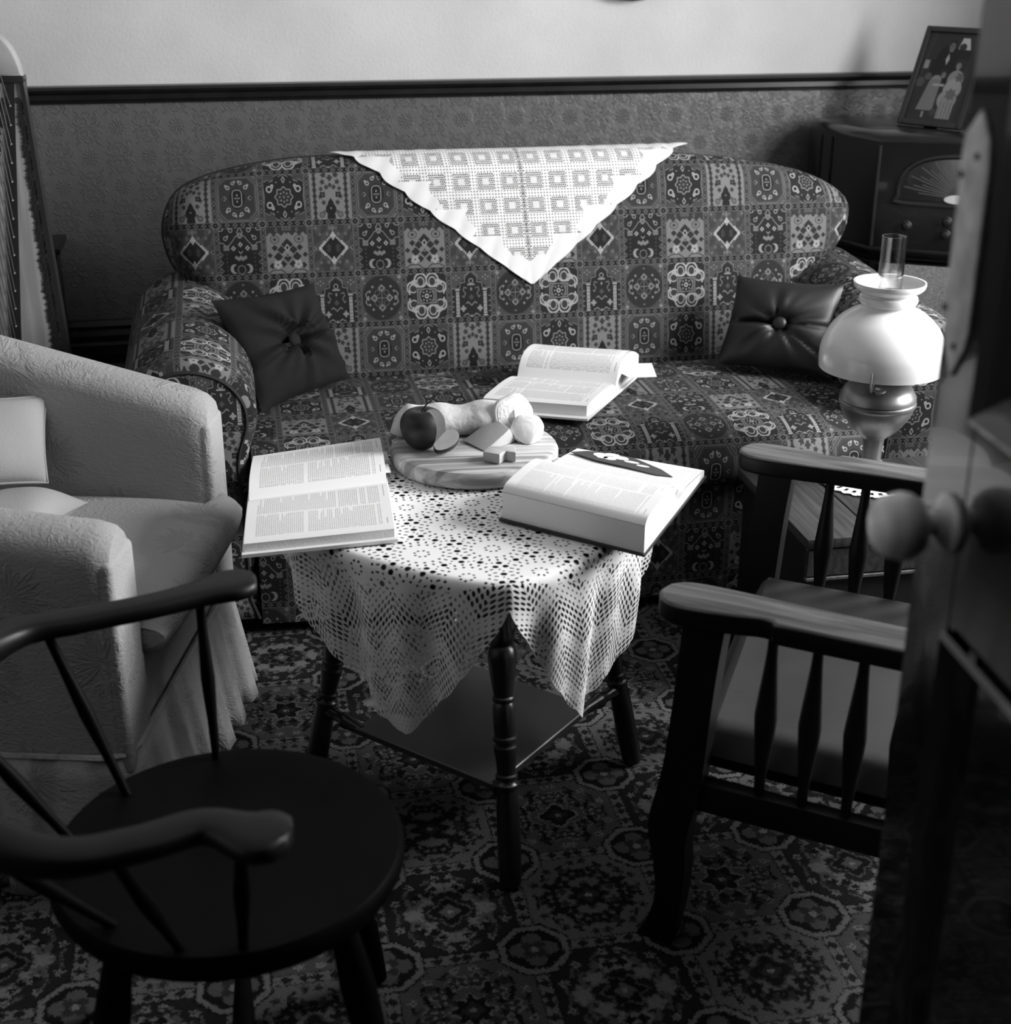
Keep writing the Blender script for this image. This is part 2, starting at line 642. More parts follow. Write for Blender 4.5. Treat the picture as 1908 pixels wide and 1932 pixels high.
    for axis, per, oth in ((1, n, m), (0, m, n)):
        p = (xx if axis == 1 else yy)
        qd = (yy if axis == 1 else xx)
        d = np.abs((p + per / 2) % per - per / 2)
        band = d < 0.062 * n
        s = (qd % (oth / 6.0)) / (oth / 6.0) - 0.5
        v = np.full(big.shape, bk)
        hexa = np.abs(s) * 26 + d * 1.0
        v[(hexa < 9.5)] = 0.11
        v[(hexa < 5.5)] = 0.02
        if axis == 1:
            v[(np.abs(np.abs(s) - .5) * 20 + (6 - d)) < 4.5] = 0.05
        v[d > 0.05 * n] = 0.12
        big = np.where(band, v, big)
    dx = np.abs((xx + n / 2) % n - n / 2)
    dy = np.abs((yy + m / 2) % m - m / 2)
    rr = np.maximum(np.maximum(dx, dy), (dx + dy) * .75)
    big = np.where(rr < 0.085 * n, 0.11, big)
    big = np.where(rr < 0.06 * n, 0.006, big)
    big = np.where(rr < 0.018 * n, 0.07, big)
    return big


def carpet_pattern():
    n = 216
    out = []
    hi, md, lo, bk = 0.10, 0.05, 0.016, 0.004
    for j in range(3):
        row = []
        for i in range(3):
            kind = (i + 2 * j) % 3
            bg = (md * .8, bk * 2.2, hi * .62)[kind]
            c = Cell(n, n, bg, jit=0.011, seed=j * 3 + i + 5)
            g = np.random.RandomState(11 * j + i + 3)
            fl = (lo, hi, bk)[kind]
            f2 = (hi, md, md * .5)[kind]
            c.mx(); c.my()
            # central rosette
            c.fill(c.star(0, 0, 0.10, (8, 6, 4)[(i + j) % 3], 0.06), bk); c.line(c.star(0, 0, 0.10, (8, 6, 4)[(i + j) % 3], .06), .018, f2)
            c.fill(c.star(0, 0, .05, 4, .03), (lo, md, lo)[kind]); c.fill(c.circ(0, 0, .022), hi * 1.2)
            # side flowers, leaves
            for k in range(5):
                a = (k + .3) / 5 * PI / 2
                r = 0.25 + 0.03 * math.sin(k * 2 + i)
                x, y = r * math.cos(a), r * math.sin(a)
                if k % 2 == 0:
                    c.fill(c.star(x, y, .04, 5, .035), fl); c.line(c.star(x, y, .045, 5, .035), .014, f2 if kind != 1 else hi * .7)
                    c.fill(c.circ(x, y, .018), hi if kind != 2 else md)
                else:
                    c.fill(c.box(x * 1.08, y * 1.08, .06, .018, a + .9), bk if kind != 1 else md)
            for k in range(5):
                a = g.uniform(.1, 1.45); r = g.uniform(.15, .37)
                c.fill(c.star(r * math.cos(a), r * math.sin(a), g.uniform(.015, .028), 4, .02), (lo, md, lo)[kind] if k % 2 else bk)
            for k in range(6):
                a = (k + .5) / 6 * PI / 2 + g.uniform(-.06, .06)
                r = .375 + .02 * (k % 2)
                x, y = r * math.cos(a), r * math.sin(a)
                if k % 2:
                    c.fill(c.star(x, y, .018, 5, .022), (hi, hi, lo)[kind]); c.fill(c.circ(x, y, .01), bk)
                else:
                    c.fill(c.box(x, y, .045, .012, a + 1.2), (bk, md, bk)[kind])
                    c.fill(c.box(x * .93, y * .93, .03, .01, a - .9), (lo, lo, lo)[kind])
            # octagon border
            oc = np.maximum(np.maximum(c.X, c.Y) - .455, c.X + c.Y - .70)
            c.fill(-oc, bk)
            c.line(oc, .014, bk)
            # connecting strips
            for ax in (0, 1):
                p, q = (c.X, c.Y) if ax else (c.Y, c.X)
                e = .5 - p
                band = np.where((e < .042) & (q < .26), -1., 1.) * .02
                c.fill(band, hi * .75)
                s = ((q + .5) % .12) / .12 - .5
                c.fill(np.where((e < .042) & (q < .26), (np.abs(s) * .12 + e) - .042, .02), lo * .5)
            # quarter medallion at every corner
            rr = np.hypot(.5 - c.X, .5 - c.Y)
            o2 = np.maximum(np.maximum(.5 - c.X, .5 - c.Y), (1 - c.X - c.Y) * .72)
            c.fill(o2 - .255, bk); c.fill(o2 - .238, hi * .8); c.fill(o2 - .195, bk)
            a2 = np.arctan2(.5 - c.Y, .5 - c.X)
            c.fill(rr - .105 - .075 * np.abs(np.cos(2 * a2)), md * .9); c.line(rr - .105 - .075 * np.abs(np.cos(2 * a2)), .02, bk)
            c.fill(rr - .05 - .05 * np.abs(np.sin(2 * a2)), lo); c.fill(rr - .03, hi)
            row.append(c.a)
        out.append(np.hstack(row))
    a = np.vstack(out)
    g = np.random.RandomState(4)
    return a * g.uniform(0.72, 1.28, a.shape)


def crochet_alpha(N=1400, half=0.75):
    """holes of the crocheted cloth in its unfolded plane; returns 1 = yarn, 0 = hole"""
    y, x = np.mgrid[0:N, 0:N]
    X = ((x + .5) / N * 2 - 1) * half
    Y = (1 - (y + .5) / N * 2) * half
    px = 2 * half / N
    A = np.ones((N, N))

    def hole(d):
        nonlocal A
        A = np.minimum(A, np.clip(0.5 + d / px, 0, 1))
    r = np.hypot(X, Y)
    top = r < 0.34
    # hexagonal rosettes
    s = 0.118
    hx, hy = s, s * math.sqrt(3)
    best = None
    for ox, oy in ((0, 0), (hx / 2, hy / 2)):
        u = (X - ox + hx / 2) % hx - hx / 2
        v = (Y - oy + hy / 2) % hy - hy / 2
        rr = np.hypot(u, v)
        if best is None:
            best, bu, bv = rr, u, v
        else:
            k = rr < best
            best, bu, bv = np.where(k, rr, best), np.where(k, u, bu), np.where(k, v, bv)
    a = np.arctan2(bv, bu)

    def ring(rad, cnt, hr, ht, ph=0.0):
        q = ((a / (2 * PI) * cnt + ph) % 1 - .5) * 2 * PI * rad / cnt
        return np.maximum(np.abs(best - rad) - hr, np.abs(q) - ht) if hr > ht else np.hypot((best - rad) / 1.0, q) - hr
    D = np.minimum.reduce([ring(.012, 8, .0024, .0024), ring(.036, 16, .0026, .0026, .5), ring(.0465, 22, .0034, .0017), ring(.0585, 12, .0052, .0052, .5), ring(.0585, 24, .0020, .0020, .25)])
    hole(np.where(top, D, 1))
    # flap area: rows of holes that bend in chevrons about the tips' axes
    fl = ~top
    th = np.arctan2(Y, X)
    for k in range(8):
        pass
    tip = np.round((th - R(-125)) / R(70)) * R(70) + R(-125)
    p = X * np.cos(tip) + Y * np.sin(tip)
    q = -X * np.sin(tip) + Y * np.cos(tip)
    z = np.abs(((q / 0.12) + .5) % 1 - .5) * 0.12
    w = p - .8 * z
    pit = 0.0128
    iw = np.floor(w / pit)
    uu = (w / pit - iw - .5) * pit
    vv = ((q / (pit * .82) + 0.5 * (iw % 2)) % 1 - .5) * pit * .82
    zone = ((w - .34) / .05) % 2
    net = np.where(zone < 1.35, .0040, .0022)
    D2 = np.hypot(uu, vv) - net
    # dense edge at far radius and a line of large holes
    D2 = np.where(p > .58, np.hypot(uu, vv) - .0014, D2)
    hole(np.where(fl, D2, 1))
    big = np.hypot((w % .075) - .0375, vv * .8) - .0042
    g = np.random.RandomState(2)
    return A


def lace_alpha(W=1300, Hh=560, wx=0.94, wz=0.40):
    """filet lace: white blocks in a net, solid border; x across, z down from the fold"""
    y, x = np.mgrid[0:Hh, 0:W]
    X = ((x + .5) / W - .5) * wx
    Z = (y + .5) / Hh * wz
    px = wx / W
    halfw = 0.475 * (1 - Z / 0.383)
    edge = halfw - np.abs(X)
    # stepped inner border of the net
    step = 0.07
    zz = np.floor((Z + .02) / step) * step
    inner = 0.475 * (1 - (zz + .034) / 0.383) - .030 + .012 * np.sin((Z + .02) / step * 2 * PI)
    net = (np.abs(X) < inner) & (Z < .31) | ((np.abs(X) < .012 + (.33 - Z) * .8) & (Z > .26) & (Z < .325) & (np.abs(X) < .30 - Z + .03))
    pit = 0.0052
    iu = np.floor(X / pit); iv = np.floor(Z / pit)
    fu = X / pit - iu - .5; fv = Z / pit - iv - .5
    fv2 = fv
    holes = (np.hypot(((X / pit + .5 * (iv % 2)) % 1 - .5), fv2) < .40)
    # blocks filled: double rows of dots
    P = 0.062
    cx = (X / P) % 1; cz = ((Z - .02) / P) % 1
    rowz = (cz < .36); colx = (np.abs(cx - .5) > .34)
    dot = 0.0078
    du = (X / dot) % 1 - .5; dv = (Z / dot) % 1 - .5
    fill = (rowz | colx) & (np.maximum(np.abs(du), np.abs(dv)) < .36)
    thin = (rowz | colx) & ~fill
    centre = (np.abs(cx - .5) < .13) & (np.abs(cz - .68) < .13)
    spine = np.abs(X) < .006
    A = np.ones((Hh, W))
    A[net & holes] = 0.06
    A[net & fill] = 1
    A[net & thin] = np.where(np.hypot(du, dv)[net & thin] > .52, .1, 1)
    A[net & centre] = .92
    A[net & spine & holes] = .05
    A[(Z < .018)] = 1
    return A


def page_pattern(seed, cols=2, dark=.42, paper=.80, n=420, m=640):
    g = np.random.RandomState(seed)
    a = np.full((m, n), paper)
    lh = 9
    for c in range(cols):
        x0 = int(n * (.09 + c * (.84 / cols)))
        x1 = int(n * (.09 + (c + 1) * .84 / cols) - n * .03)
        y = int(m * .075)
        while y < m * .93:
            if g.rand() < .06:
                y += lh
                continue
            xe = x1 if g.rand() > .12 else int(x0 + (x1 - x0) * g.uniform(.4, .9))
            x = x0 + (6 if g.rand() < .1 else 0)
            while x < xe:
                w = g.randint(5, 17)
                t = slice(y, y + 4)
                seg = g.uniform(dark * .75, dark * 1.25, (4, max(1, min(w, xe - x))))
                a[t, x:x + seg.shape[1]] = seg[:a[t, x:x + seg.shape[1]].shape[0]]
                x += w + 3
            y += lh
    a[int(m * .035):int(m * .035) + 5, int(n * .1):int(n * .2)] = dark
    a[int(m * .035):int(m * .035) + 5, int(n * .62):int(n * .9)] = dark * 1.2
    return a


def family_photo():
    """dim studio portrait: a man in a dinner jacket behind two girls in pale dresses"""
    c = Cell(300, 440, 0.022)
    s = 440 / 300
    c.y = c.y * s
    c.X, c.Y = c.x, c.y
    for k in range(7):
        c.fill(np.abs(c.X + .40 + .03 * k - .1 * (c.Y - .3)) - .008, .05 if k % 2 else .03, 4)
    for k in range(5):
        c.fill(np.abs(c.X - .30 - .04 * k - .04 * np.sin(c.Y * 5)) - .008, .045, 4)
    tri = np.maximum(np.abs(c.X - .19 - (.5 - c.Y) * .06) - .06 - (.66 - c.Y) * .28, np.maximum(c.Y - .66, .42 - c.Y))
    c.fill(tri, .5)
    c.fill(c.circ(.16, .51, .065), .03); c.fill(c.box(.2, .38, .14, .09), .01)
    c.fill(c.circ(-.08, .22, .2, .95), .006); c.fill(c.box(-.08, .1, .24, .18), .006); c.fill(c.circ(-.05, .34, .2), .006)
    c.fill(c.circ(-.03, .55, .080, .95), .012); c.fill(c.circ(-.03, .505, .068, .78), .15)
    for ex in (-.052, -.008):
        c.fill(c.circ(ex, .52, .010, 1.5), .03)
    c.fill(c.box(-.03, .472, .018, .005), .05); c.fill(c.box(-.03, .44, .03, .02), .2)
    c.fill(c.dia(-.03, .405, .07, .025), .004); c.fill(c.dia(-.05, .3, .035, .1), .4)
    c.fill(c.box(-.40, .2, .045, .07), .3); c.fill(c.circ(-.3, .0, .06), .09); c.fill(c.circ(-.42, -.1, .08), .08)
    # younger girl
    c.fill(c.circ(-.04, .055, .075), .02); c.fill(c.circ(-.03, .035, .050, .8), .2); c.fill(c.circ(-.045, .045, .008, 1.4), .04); c.fill(c.circ(-.015, .045, .008, 1.4), .04)
    c.fill(c.circ(-.14, -.07, .1), .25)
    c.fill(np.maximum(np.abs(c.X + .17 - .1 * (c.Y + .3)) - .1 - (-.05 - c.Y) * .1, np.maximum(c.Y + .04, -.56 - c.Y)), .2)
    c.fill(c.box(-.07, -.13, .1, .02), .38)
    for k in range(5):
        c.line(c.X + .26 - .05 * k - .1 * (c.Y + .3), .008, .12) if False else None
    c.fill(c.box(-.2, -.63, .018, .05), .3)
    # older girl
    c.fill(c.circ(.2, .23, .090), .02); c.fill(c.circ(.19, .20, .055, .8), .22); c.fill(c.circ(.175, .21, .008, 1.4), .04); c.fill(c.circ(.208, .21, .008, 1.4), .04); c.fill(c.box(.19, .14, .02, .03), .2)
    c.fill(c.circ(.2, -.02, .15, .95), .26)
    c.fill(c.circ(.2, -.18, .16), .34); c.fill(c.circ(.16, -.36, .17), .3)
    c.fill(np.maximum(np.abs(c.X - .18) - .13, np.maximum(c.Y + .3, -.68 - c.Y)), .27)
    for k in range(4):
        c.fill(np.maximum(np.abs(c.X - .08 - .06 * k) - .008, np.maximum(c.Y + .4, -.68 - c.Y)), .14)
    c.fill(c.star(.27, .02, .05, 6, .04), .12); c.fill(c.star(.2, -.27, .07, 7, .04), .14)
    c.fill(c.circ(-.02, -.58, .06), .05)
    g = np.random.RandomState(1)
    return c.a * g.uniform(.75, 1.25, c.a.shape)


def paper_relief():
    """embossed scrolls and berry clusters of the dado paper"""
    c = Cell(300, 300, 0.0)
    X0, Y0 = c.x.copy(), c.y.copy()
    for ox, oy in ((0, 0), (.5, .5), (-.5, .5), (.5, -.5), (-.5, -.5)):
        c.X, c.Y = X0 - ox, Y0 - oy
        for rr, an in ((.045, 6), (.085, 10), (.12, 12)):
            for k in range(an):
                a = k * 2 * PI / an
                c.fill(c.circ(rr * math.cos(a), rr * math.sin(a), .016), .8, 2)
        c.fill(c.circ(0, 0, .018), 1, 2)
    for ox, oy, f in ((.5, 0, 1), (-.5, 0, 1), (0, .5, -1), (0, -.5, -1)):
        c.X, c.Y = np.abs(X0 - ox), np.abs(Y0 - oy)
        c.line(c.circ(.08, .1, .085), .03, 1)
        c.line(c.circ(.02, .2, .05), .022, .9)
        c.path([(.02, .02), (.14, .06), (.19, .16), (.13, .24), (.2, .28)], .026, 1)
        c.path([(.07, .07), (.12, .09), (.12, .13), (.08, .14)], .02, .8)
        c.fill(c.box(.2, .06, .05, .012, .8), .8, 2)
    return c.a


def brocade():
    """woven sprays of leaves on the armchair cover, tone on tone"""
    c = Cell(420, 420, 0.0)
    g = np.random.RandomState(8)
    X0, Y0 = c.x.copy(), c.y.copy()

    def leaf(x, y, a, l, w, v):
        u = (c.X - x) * math.cos(a) + (c.Y - y) * math.sin(a)
        t = -(c.X - x) * math.sin(a) + (c.Y - y) * math.cos(a)
        k = np.clip(u / l, 0, 1)
        d = np.abs(t) - w * np.sin(PI * k) ** .8
        c.fill(np.where((u < 0) | (u > l), .05, d), v, 2)
        c.fill(np.where((u < 0) | (u > l * .9), .05, np.abs(t) - .0022), 0.1)
    for cx, cy, rot in ((-.12, .1, .5), (.28, -.25, 2.6), (-.3, -.33, 4.3)):
        for k in range(9):
            a = rot + (k - 4) * .33
            leaf(cx, cy, a, .15 + .03 * (k % 3), .02, 1)
        for k in range(5):
            a = rot + PI + (k - 2) * .5
            x1, y1 = cx + .1 * math.cos(a), cy + .1 * math.sin(a)
            leaf(cx, cy, a, .1, .008, .8)
            for q in range(5):
                leaf(x1, y1, a + (q - 2) * .5, .085, .014, .9)
    return c.a


# ------------------------------------------------------------------ shared materials
M_plaster = mat('plaster', 0.62, 0.75, noise=0.12, nscale=2.6, bump=0.25, bscale=120)
M_white = mat('white_paint', 0.45, 0.6)
M_dim = mat('dim_painted_wall', 0.10, 0.7, noise=0.1)
M_dark_trim = mat('dark_varnish_trim', 0.010, 0.32, noise=0.3, nscale=20)
M_black_wood = wood('black_stained_wood', 0.004, 0.012, 0.36)
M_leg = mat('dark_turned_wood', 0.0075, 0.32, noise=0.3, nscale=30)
M_oak = wood('lit_oak_arm_top', 0.05, 0.15, 0.42, (0, 0, R(36.5)), (5, 75, 75), spec=0.5)  # lit copy of the oak, for the arm tops only
M_oak_side = mat('dark_shaded_oak', 0.005, 0.45, spec=.22, noise=0.3)  # dark chair wood; on the arm sides it stands in for shade
M_brass = mat('dull_brass', 0.24, 0.40, metal=0.75, noise=0.25, nscale=14, bump=0.05, bscale=90)
M_opal = mat('opal_glass', 0.74, 0.22, spec=0.5, coat=0.3)
M_paper = mat('paper_edge', 0.86, 0.85, bump=0.25, bscale=400)
M_paperw = mat('white_card', 0.78, 0.8)
M_cover_d = mat('dark_book_cover', 0.012, 0.5)
M_satin = mat('dark_satin', 0.012, 0.42, spec=0.45, noise=0.15, nscale=30, bump=0.15, bscale=500)
M_satin2 = mat('dark_cotton', 0.013, 0.8, spec=.12, noise=0.1, nscale=30, bump=0.2, bscale=700)
M_leather = mat('dark_leather', 0.040, 0.5, noise=0.12, nscale=12, bump=0.12, bscale=60)
M_pine = wood('pine_board', 0.20, 0.56, 0.55, (0, 0, R(4)), (2.2, 62, 30))

IMG_SOFA = sofa_pattern()
M_sofa = mat_img('patterned_sofa_fabric', IMG_SOFA * 1.0, 0.85, bump=0.15, weave=0.25, wscale=700, bdist=0.0008)
M_carpet = mat_img('patterned_wool_carpet', carpet_pattern() * 1.3, 0.95, bump=0.5, weave=0.5, wscale=420, bdist=0.004, spec=0.1)
M_crochet = mat_img('crocheted_cotton', np.full((8, 8), 0.88), 0.9, bump=0.4, weave=0.6, wscale=350, bdist=0.0015, al=crochet_alpha(), spec=0.15)
M_lace = mat_img('filet_lace', np.full((8, 8), 0.74), 0.9, bump=0.2, weave=0.3, wscale=500, bdist=0.0006, al=lace_alpha(), spec=0.15)
M_page1 = mat_img('printed_page', page_pattern(3, 2, .38, .78), 0.85)
M_page2 = mat_img('printed_page_small_type', page_pattern(5, 2, .46, .74), 0.85)
M_page3 = mat_img('printed_page_in_columns', page_pattern(9, 3, .36, .80), 0.85)


def soften(a, k):
    for _ in range(k):
        for ax in (0, 1):
            a = (np.roll(a, 1, ax) + 2 * a + np.roll(a, -1, ax)) / 4
    return a


def relief_mat(name, v, arr, scale, strength, dist, rough, spec=0.5, dark=0.0, crinkle=0.0, cscale=60, cstretch=(1, 1, 1), noise=0.06):
    """plain coloured surface whose relief comes from a repeated motif (box mapped) and fine crinkle"""
    m, nt, N, L, b = nodes_of(name)
    tc = N.new('ShaderNodeTexCoord')
    mp = N.new('ShaderNodeMapping')
    mp.inputs['Scale'].default_value = (scale,) * 3
    L.new(tc.outputs['Object'], mp.inputs[0])
    t = N.new('ShaderNodeTexImage')
    t.image = img_new(name, arr)
    t.projection = 'BOX'
    t.projection_blend = 0.25
    L.new(mp.outputs[0], t.inputs[0])
    n = N.new('ShaderNodeTexNoise')
    n.inputs['Scale'].default_value = 6
    L.new(tc.outputs['Object'], n.inputs[0])
    r = N.new('ShaderNodeMapRange')
    r.inputs[1].default_value = .3
    r.inputs[2].default_value = .7
    r.inputs[3].default_value = v * (1 - noise)
    r.inputs[4].default_value = v * (1 + noise)
    L.new(n.outputs['Fac'], r.inputs[0])
    k = N.new('ShaderNodeMath')
    k.operation = 'MULTIPLY_ADD'
    k.inputs[1].default_value = -dark
    k.inputs[2].default_value = 1.0
    L.new(t.outputs[0], k.inputs[0])
    k2 = N.new('ShaderNodeMath')
    k2.operation = 'MULTIPLY'
    L.new(k.outputs[0], k2.inputs[0])
    L.new(r.outputs[0], k2.inputs[1])
    c = N.new('ShaderNodeCombineColor')
    for i in range(3):
        L.new(k2.outputs[0], c.inputs[i])
    L.new(c.outputs[0], b.inputs['Base Color'])
    b.inputs['Roughness'].default_value = rough
    b.inputs['Specular IOR Level'].default_value = spec
    h = t.outputs[0]
    if crinkle:
        mp2 = N.new('ShaderNodeMapping')
        mp2.inputs['Scale'].default_value = cstretch
        L.new(tc.outputs['Object'], mp2.inputs[0])
        n2 = N.new('ShaderNodeTexNoise')
        n2.inputs['Scale'].default_value = cscale
        n2.inputs['Detail'].default_value = 1.5
        n2.inputs['Distortion'].default_value = 1.2
        L.new(mp2.outputs[0], n2.inputs[0])
        a = N.new('ShaderNodeMath')
        a.operation = 'MULTIPLY_ADD'
        a.inputs[1].default_value = crinkle
        L.new(n2.outputs['Fac'], a.inputs[0])
        L.new(h, a.inputs[2])
        h = a.outputs[0]
    bp = N.new('ShaderNodeBump')
    bp.inputs['Strength'].default_value = strength
    bp.inputs['Distance'].default_value = dist
    L.new(h, bp.inputs['Height'])
    L.new(bp.outputs[0], b.inputs['Normal'])
    MATS[name] = m
    return m


M_dado = relief_mat('embossed_dado_paper', 0.12, paper_relief(), 1 / 0.165, 0.85, 0.0045, 0.42, crinkle=0.5, cscale=60)
M_broc = relief_mat('pale_brocade', 0.34, soften(brocade(), 2), 1 / 0.33, 0.42, 0.003, 0.8, spec=0.3, dark=0.14, crinkle=1.6, cscale=150, cstretch=(.6, .6, 1))
M_pale = mat('pale_cotton', 0.31, 0.85, noise=0.04, bump=0.2, bscale=300)

# ------------------------------------------------------------------ the room
CEIL = 2.75
XL = -1.75
YF = 0.30


def struct(name, data, m, parent=None, **k):
    return mesh(name, data, m, parent, kind=None if parent else 'structure', **k)


struct('floor', box(XL - .1, WX + .1, -1.6, WY + .1, -0.10, -0.012), M_black_wood)
struct('ceiling', box(XL - .1, WX + .1, -1.6, WY + .1, CEIL, CEIL + 0.1), M_white)
wb = struct('wall_back', box(XL - .1, WX + .1, WY, WY + 0.12, -0.1, CEIL), M_plaster)
mesh('dado_paper', box(XL, WX, WY - 0.004, WY + 0.001, 0.3, 1.06), M_dado, wb)
wlft = struct('wall_left', box(XL - .12, XL, YF, WY, -0.1, CEIL), M_plaster)
mesh('dado_paper', box(XL - .001, XL + .004, YF + .06, WY, 0.0, 1.06), M_dado, wlft)
y0, y1, z0, z1 = WIN
wr = struct('wall_right', join(box(WX, WX + .12, -1.6, y0, -.1, CEIL), box(WX, WX + .12, y1, WY, -.1, CEIL),
                               box(WX, WX + .12, y0, y1, -.1, z0), box(WX, WX + .12, y0, y1, z1, CEIL)), M_plaster)
mesh('dado_paper', box(WX - .004, WX + .001, YF + .1, WY, 0.3, z0 - .03), M_dado, wr)
DX0, DX1 = -0.42, 0.55
struct('wall_front', join(box(XL, DX0, YF - .06, YF + .06, -.1, CEIL), box(DX1, WX, YF - .06, YF + .06, -.1, CEIL),
                          box(DX0, DX1, YF - .06, YF + .06, 2.06, CEIL)), M_dim)
mesh('dado_paper', join(box(XL, DX0 - .08, YF + .059, YF + .064, 0.0, 1.06), box(DX1 + .08, WX, YF + .059, YF + .064, 0.0, 1.06)), M_dado, bpy.data.objects['wall_front'])
struct('wall_hall', join(box(-1.0, -.9, -1.6, YF - .06, -.1, CEIL), box(1.0, 1.1, -1.6, YF - .06, -.1, CEIL), box(-1.0, 1.1, -1.7, -1.6, -.1, CEIL)), M_dim)


def profile_x(prof, xa, xb):
    """prof: (y offset out from wall (towards -y), z)"""
    V, F = [], []
    for x in (xa, xb):
        for d, z in prof:
            V.append((x, WY - d, z))
    n = len(prof)
    for i in range(n):
        j = (i + 1) % n
        F.append((i, j, n + j, n + i))
    F.append(tuple(range(n))[::-1])
    F.append(tuple(range(n, 2 * n)))
    return (V, F, None)


struct('trim_1', profile_x([(0, 1.038), (.010, 1.038), (.012, 1.046), (.020, 1.050), (.020, 1.064), (.030, 1.070), (.034, 1.078), (.030, 1.086), (0, 1.088)], XL, WX), M_dark_trim, smooth=20)
struct('baseboard_back', profile_x([(0, -.012), (.026, -.012), (.026, .27), (.020, .285), (.022, .30), (.030, .315), (.030, .345), (.020, .352), (.022, .372), (.016, .388), (.018, .40), (.010, .415), (0, .42)], XL, WX), M_dark_trim, smooth=20)

# window in the right wall: frame, glazing bars, panes, sill
wn = thing('window_1', None, None, (WX, (y0 + y1) / 2, z0), kind='structure')
fr = join(box(WX - .01, WX + .09, y0 - .04, y0 + .03, z0 - .03, z1 + .04), box(WX - .01, WX + .09, y1 - .03, y1 + .04, z0 - .03, z1 + .04),
          box(WX - .01, WX + .09, y0, y1, z1 - .03, z1 + .04), box(WX - .01, WX + .09, y0, y1, z0 - .03, z0 + .02))
mesh('window_frame', fr, M_dark_trim, wn)
ym = (y0 + y1) / 2
zm = (z0 + z1) / 2
mesh('glazing_bar', box(WX + .03, WX + .06, y0, y1, zm - .02, zm + .02), M_dark_trim, wn)
mesh('window_sill', box(WX - .10, WX + .10, y0 - .06, y1 + .06, z0 - .05, z0 - .03, .004), M_dark_trim, wn)
def thin_glass(name, refl):
    """clear pane: mostly see-through with a faint mirror layer"""
    m, nt, N, L, b = nodes_of(name)
    N.remove(b)
    tr = N.new('ShaderNodeBsdfTransparent')
    gl = N.new('ShaderNodeBsdfGlossy')
    gl.inputs['Roughness'].default_value = 0.07
    mx = N.new('ShaderNodeMixShader')
    lw = N.new('ShaderNodeLayerWeight')
    lw.inputs[0].default_value = refl
    mr = N.new('ShaderNodeMapRange')
    mr.inputs[3].default_value = 0.02
    mr.inputs[4].default_value = refl * 1.6
    L.new(lw.outputs['Facing'], mr.inputs[0])
    L.new(mr.outputs[0], mx.inputs[0])
    L.new(tr.outputs[0], mx.inputs[1])
    L.new(gl.outputs[0], mx.inputs[2])
    L.new(mx.outputs[0], N['Material Output'].inputs[0])
    return m


mg = thin_glass('window_glass', 0.1)
for za, zb in ((z0 + .02, zm - .02), (zm + .02, z1 - .03)):
    mesh('pane', box(WX + .043, WX + .046, y0 + .03, y1 - .03, za, zb), mg, wn)

# carpet
CS = 0.2348
CX0, CY0 = 0.1518, 1.7745


def carpet_uv(x, y):
    return (((x - CX0) / CS) / 3.0, ((y - CY0) / CS) / 3.0)


cb = box(XL + .02, WX - .02, YF + .08, WY - .04, -0.012, 0.0)
cb = (cb[0], cb[1], [carpet_uv(v[0], v[1]) for v in cb[0]])
mesh('carpet', cb, M_carpet, None, 'dark patterned wool carpet of octagons and small medallions covering the floor', 'carpet', smooth=0)

# oval picture, its lower rim just at the top of the view
ov = thing('oval_picture', 'dark oval picture frame hanging high on the pale wall above the sofa', 'picture', (1.184, WY, 1.30))
oc = [(1.184 + .27 * math.cos(a), 1.30 + .37 + .37 * math.sin(a)) for a in [2 * PI * k / 48 for k in range(48)]]
V, F = [], []
for x, z in oc:
    nx, nz = (x - 1.184) / .27, (z - 1.67) / .37
    for ins, d in ((0, .0), (0, .035), (.012, .05), (.035, .045), (.05, .02), (.05, .0)):
        V.append((x - nx * ins, WY - d, z - nz * ins))
for i in range(48):
    for k in range(6):
        a, b2 = i * 6 + k, i * 6 + (k + 1) % 6
        c2, d2 = ((i + 1) % 48) * 6 + (k + 1) % 6, ((i + 1) % 48) * 6 + k
        F.append((a, b2, c2, d2))
mesh('frame', (V, F, None), M_black_wood, ov)
mesh('print', ([(1.184 + (x - 1.184) * .84, WY - .012, 1.67 + (z - 1.67) * .88) for x, z in oc], [tuple(range(48))], None), mat('old_print', .12, .4, noise=.5, nscale=9), ov)

# ------------------------------------------------------------------ the open door
DU = Vector((-0.0639, -0.99795, 0))
DN = Vector((-0.99795, 0.0639, 0))
DE = Vector((0.5981, 1.1076, 0))
M_door = wood('glossy_dark_door_varnish', 0.004, 0.010, 0.09, (0, 0, 0), (60, 60, 2.5), spec=0.75, coat=0.6)
M_plate = mat('worn_metal_plate', 0.72, 0.45, metal=0.0, noise=0.3, nscale=40, bump=0.1, bscale=120)
M_knob = mat('pale_knob', 0.85, 0.35, metal=0.0, coat=0.4, noise=.12, nscale=30)


def dpt(s, n, z):
    p = DE + DU * s + DN * n
    return Vector((p.x, p.y, z))


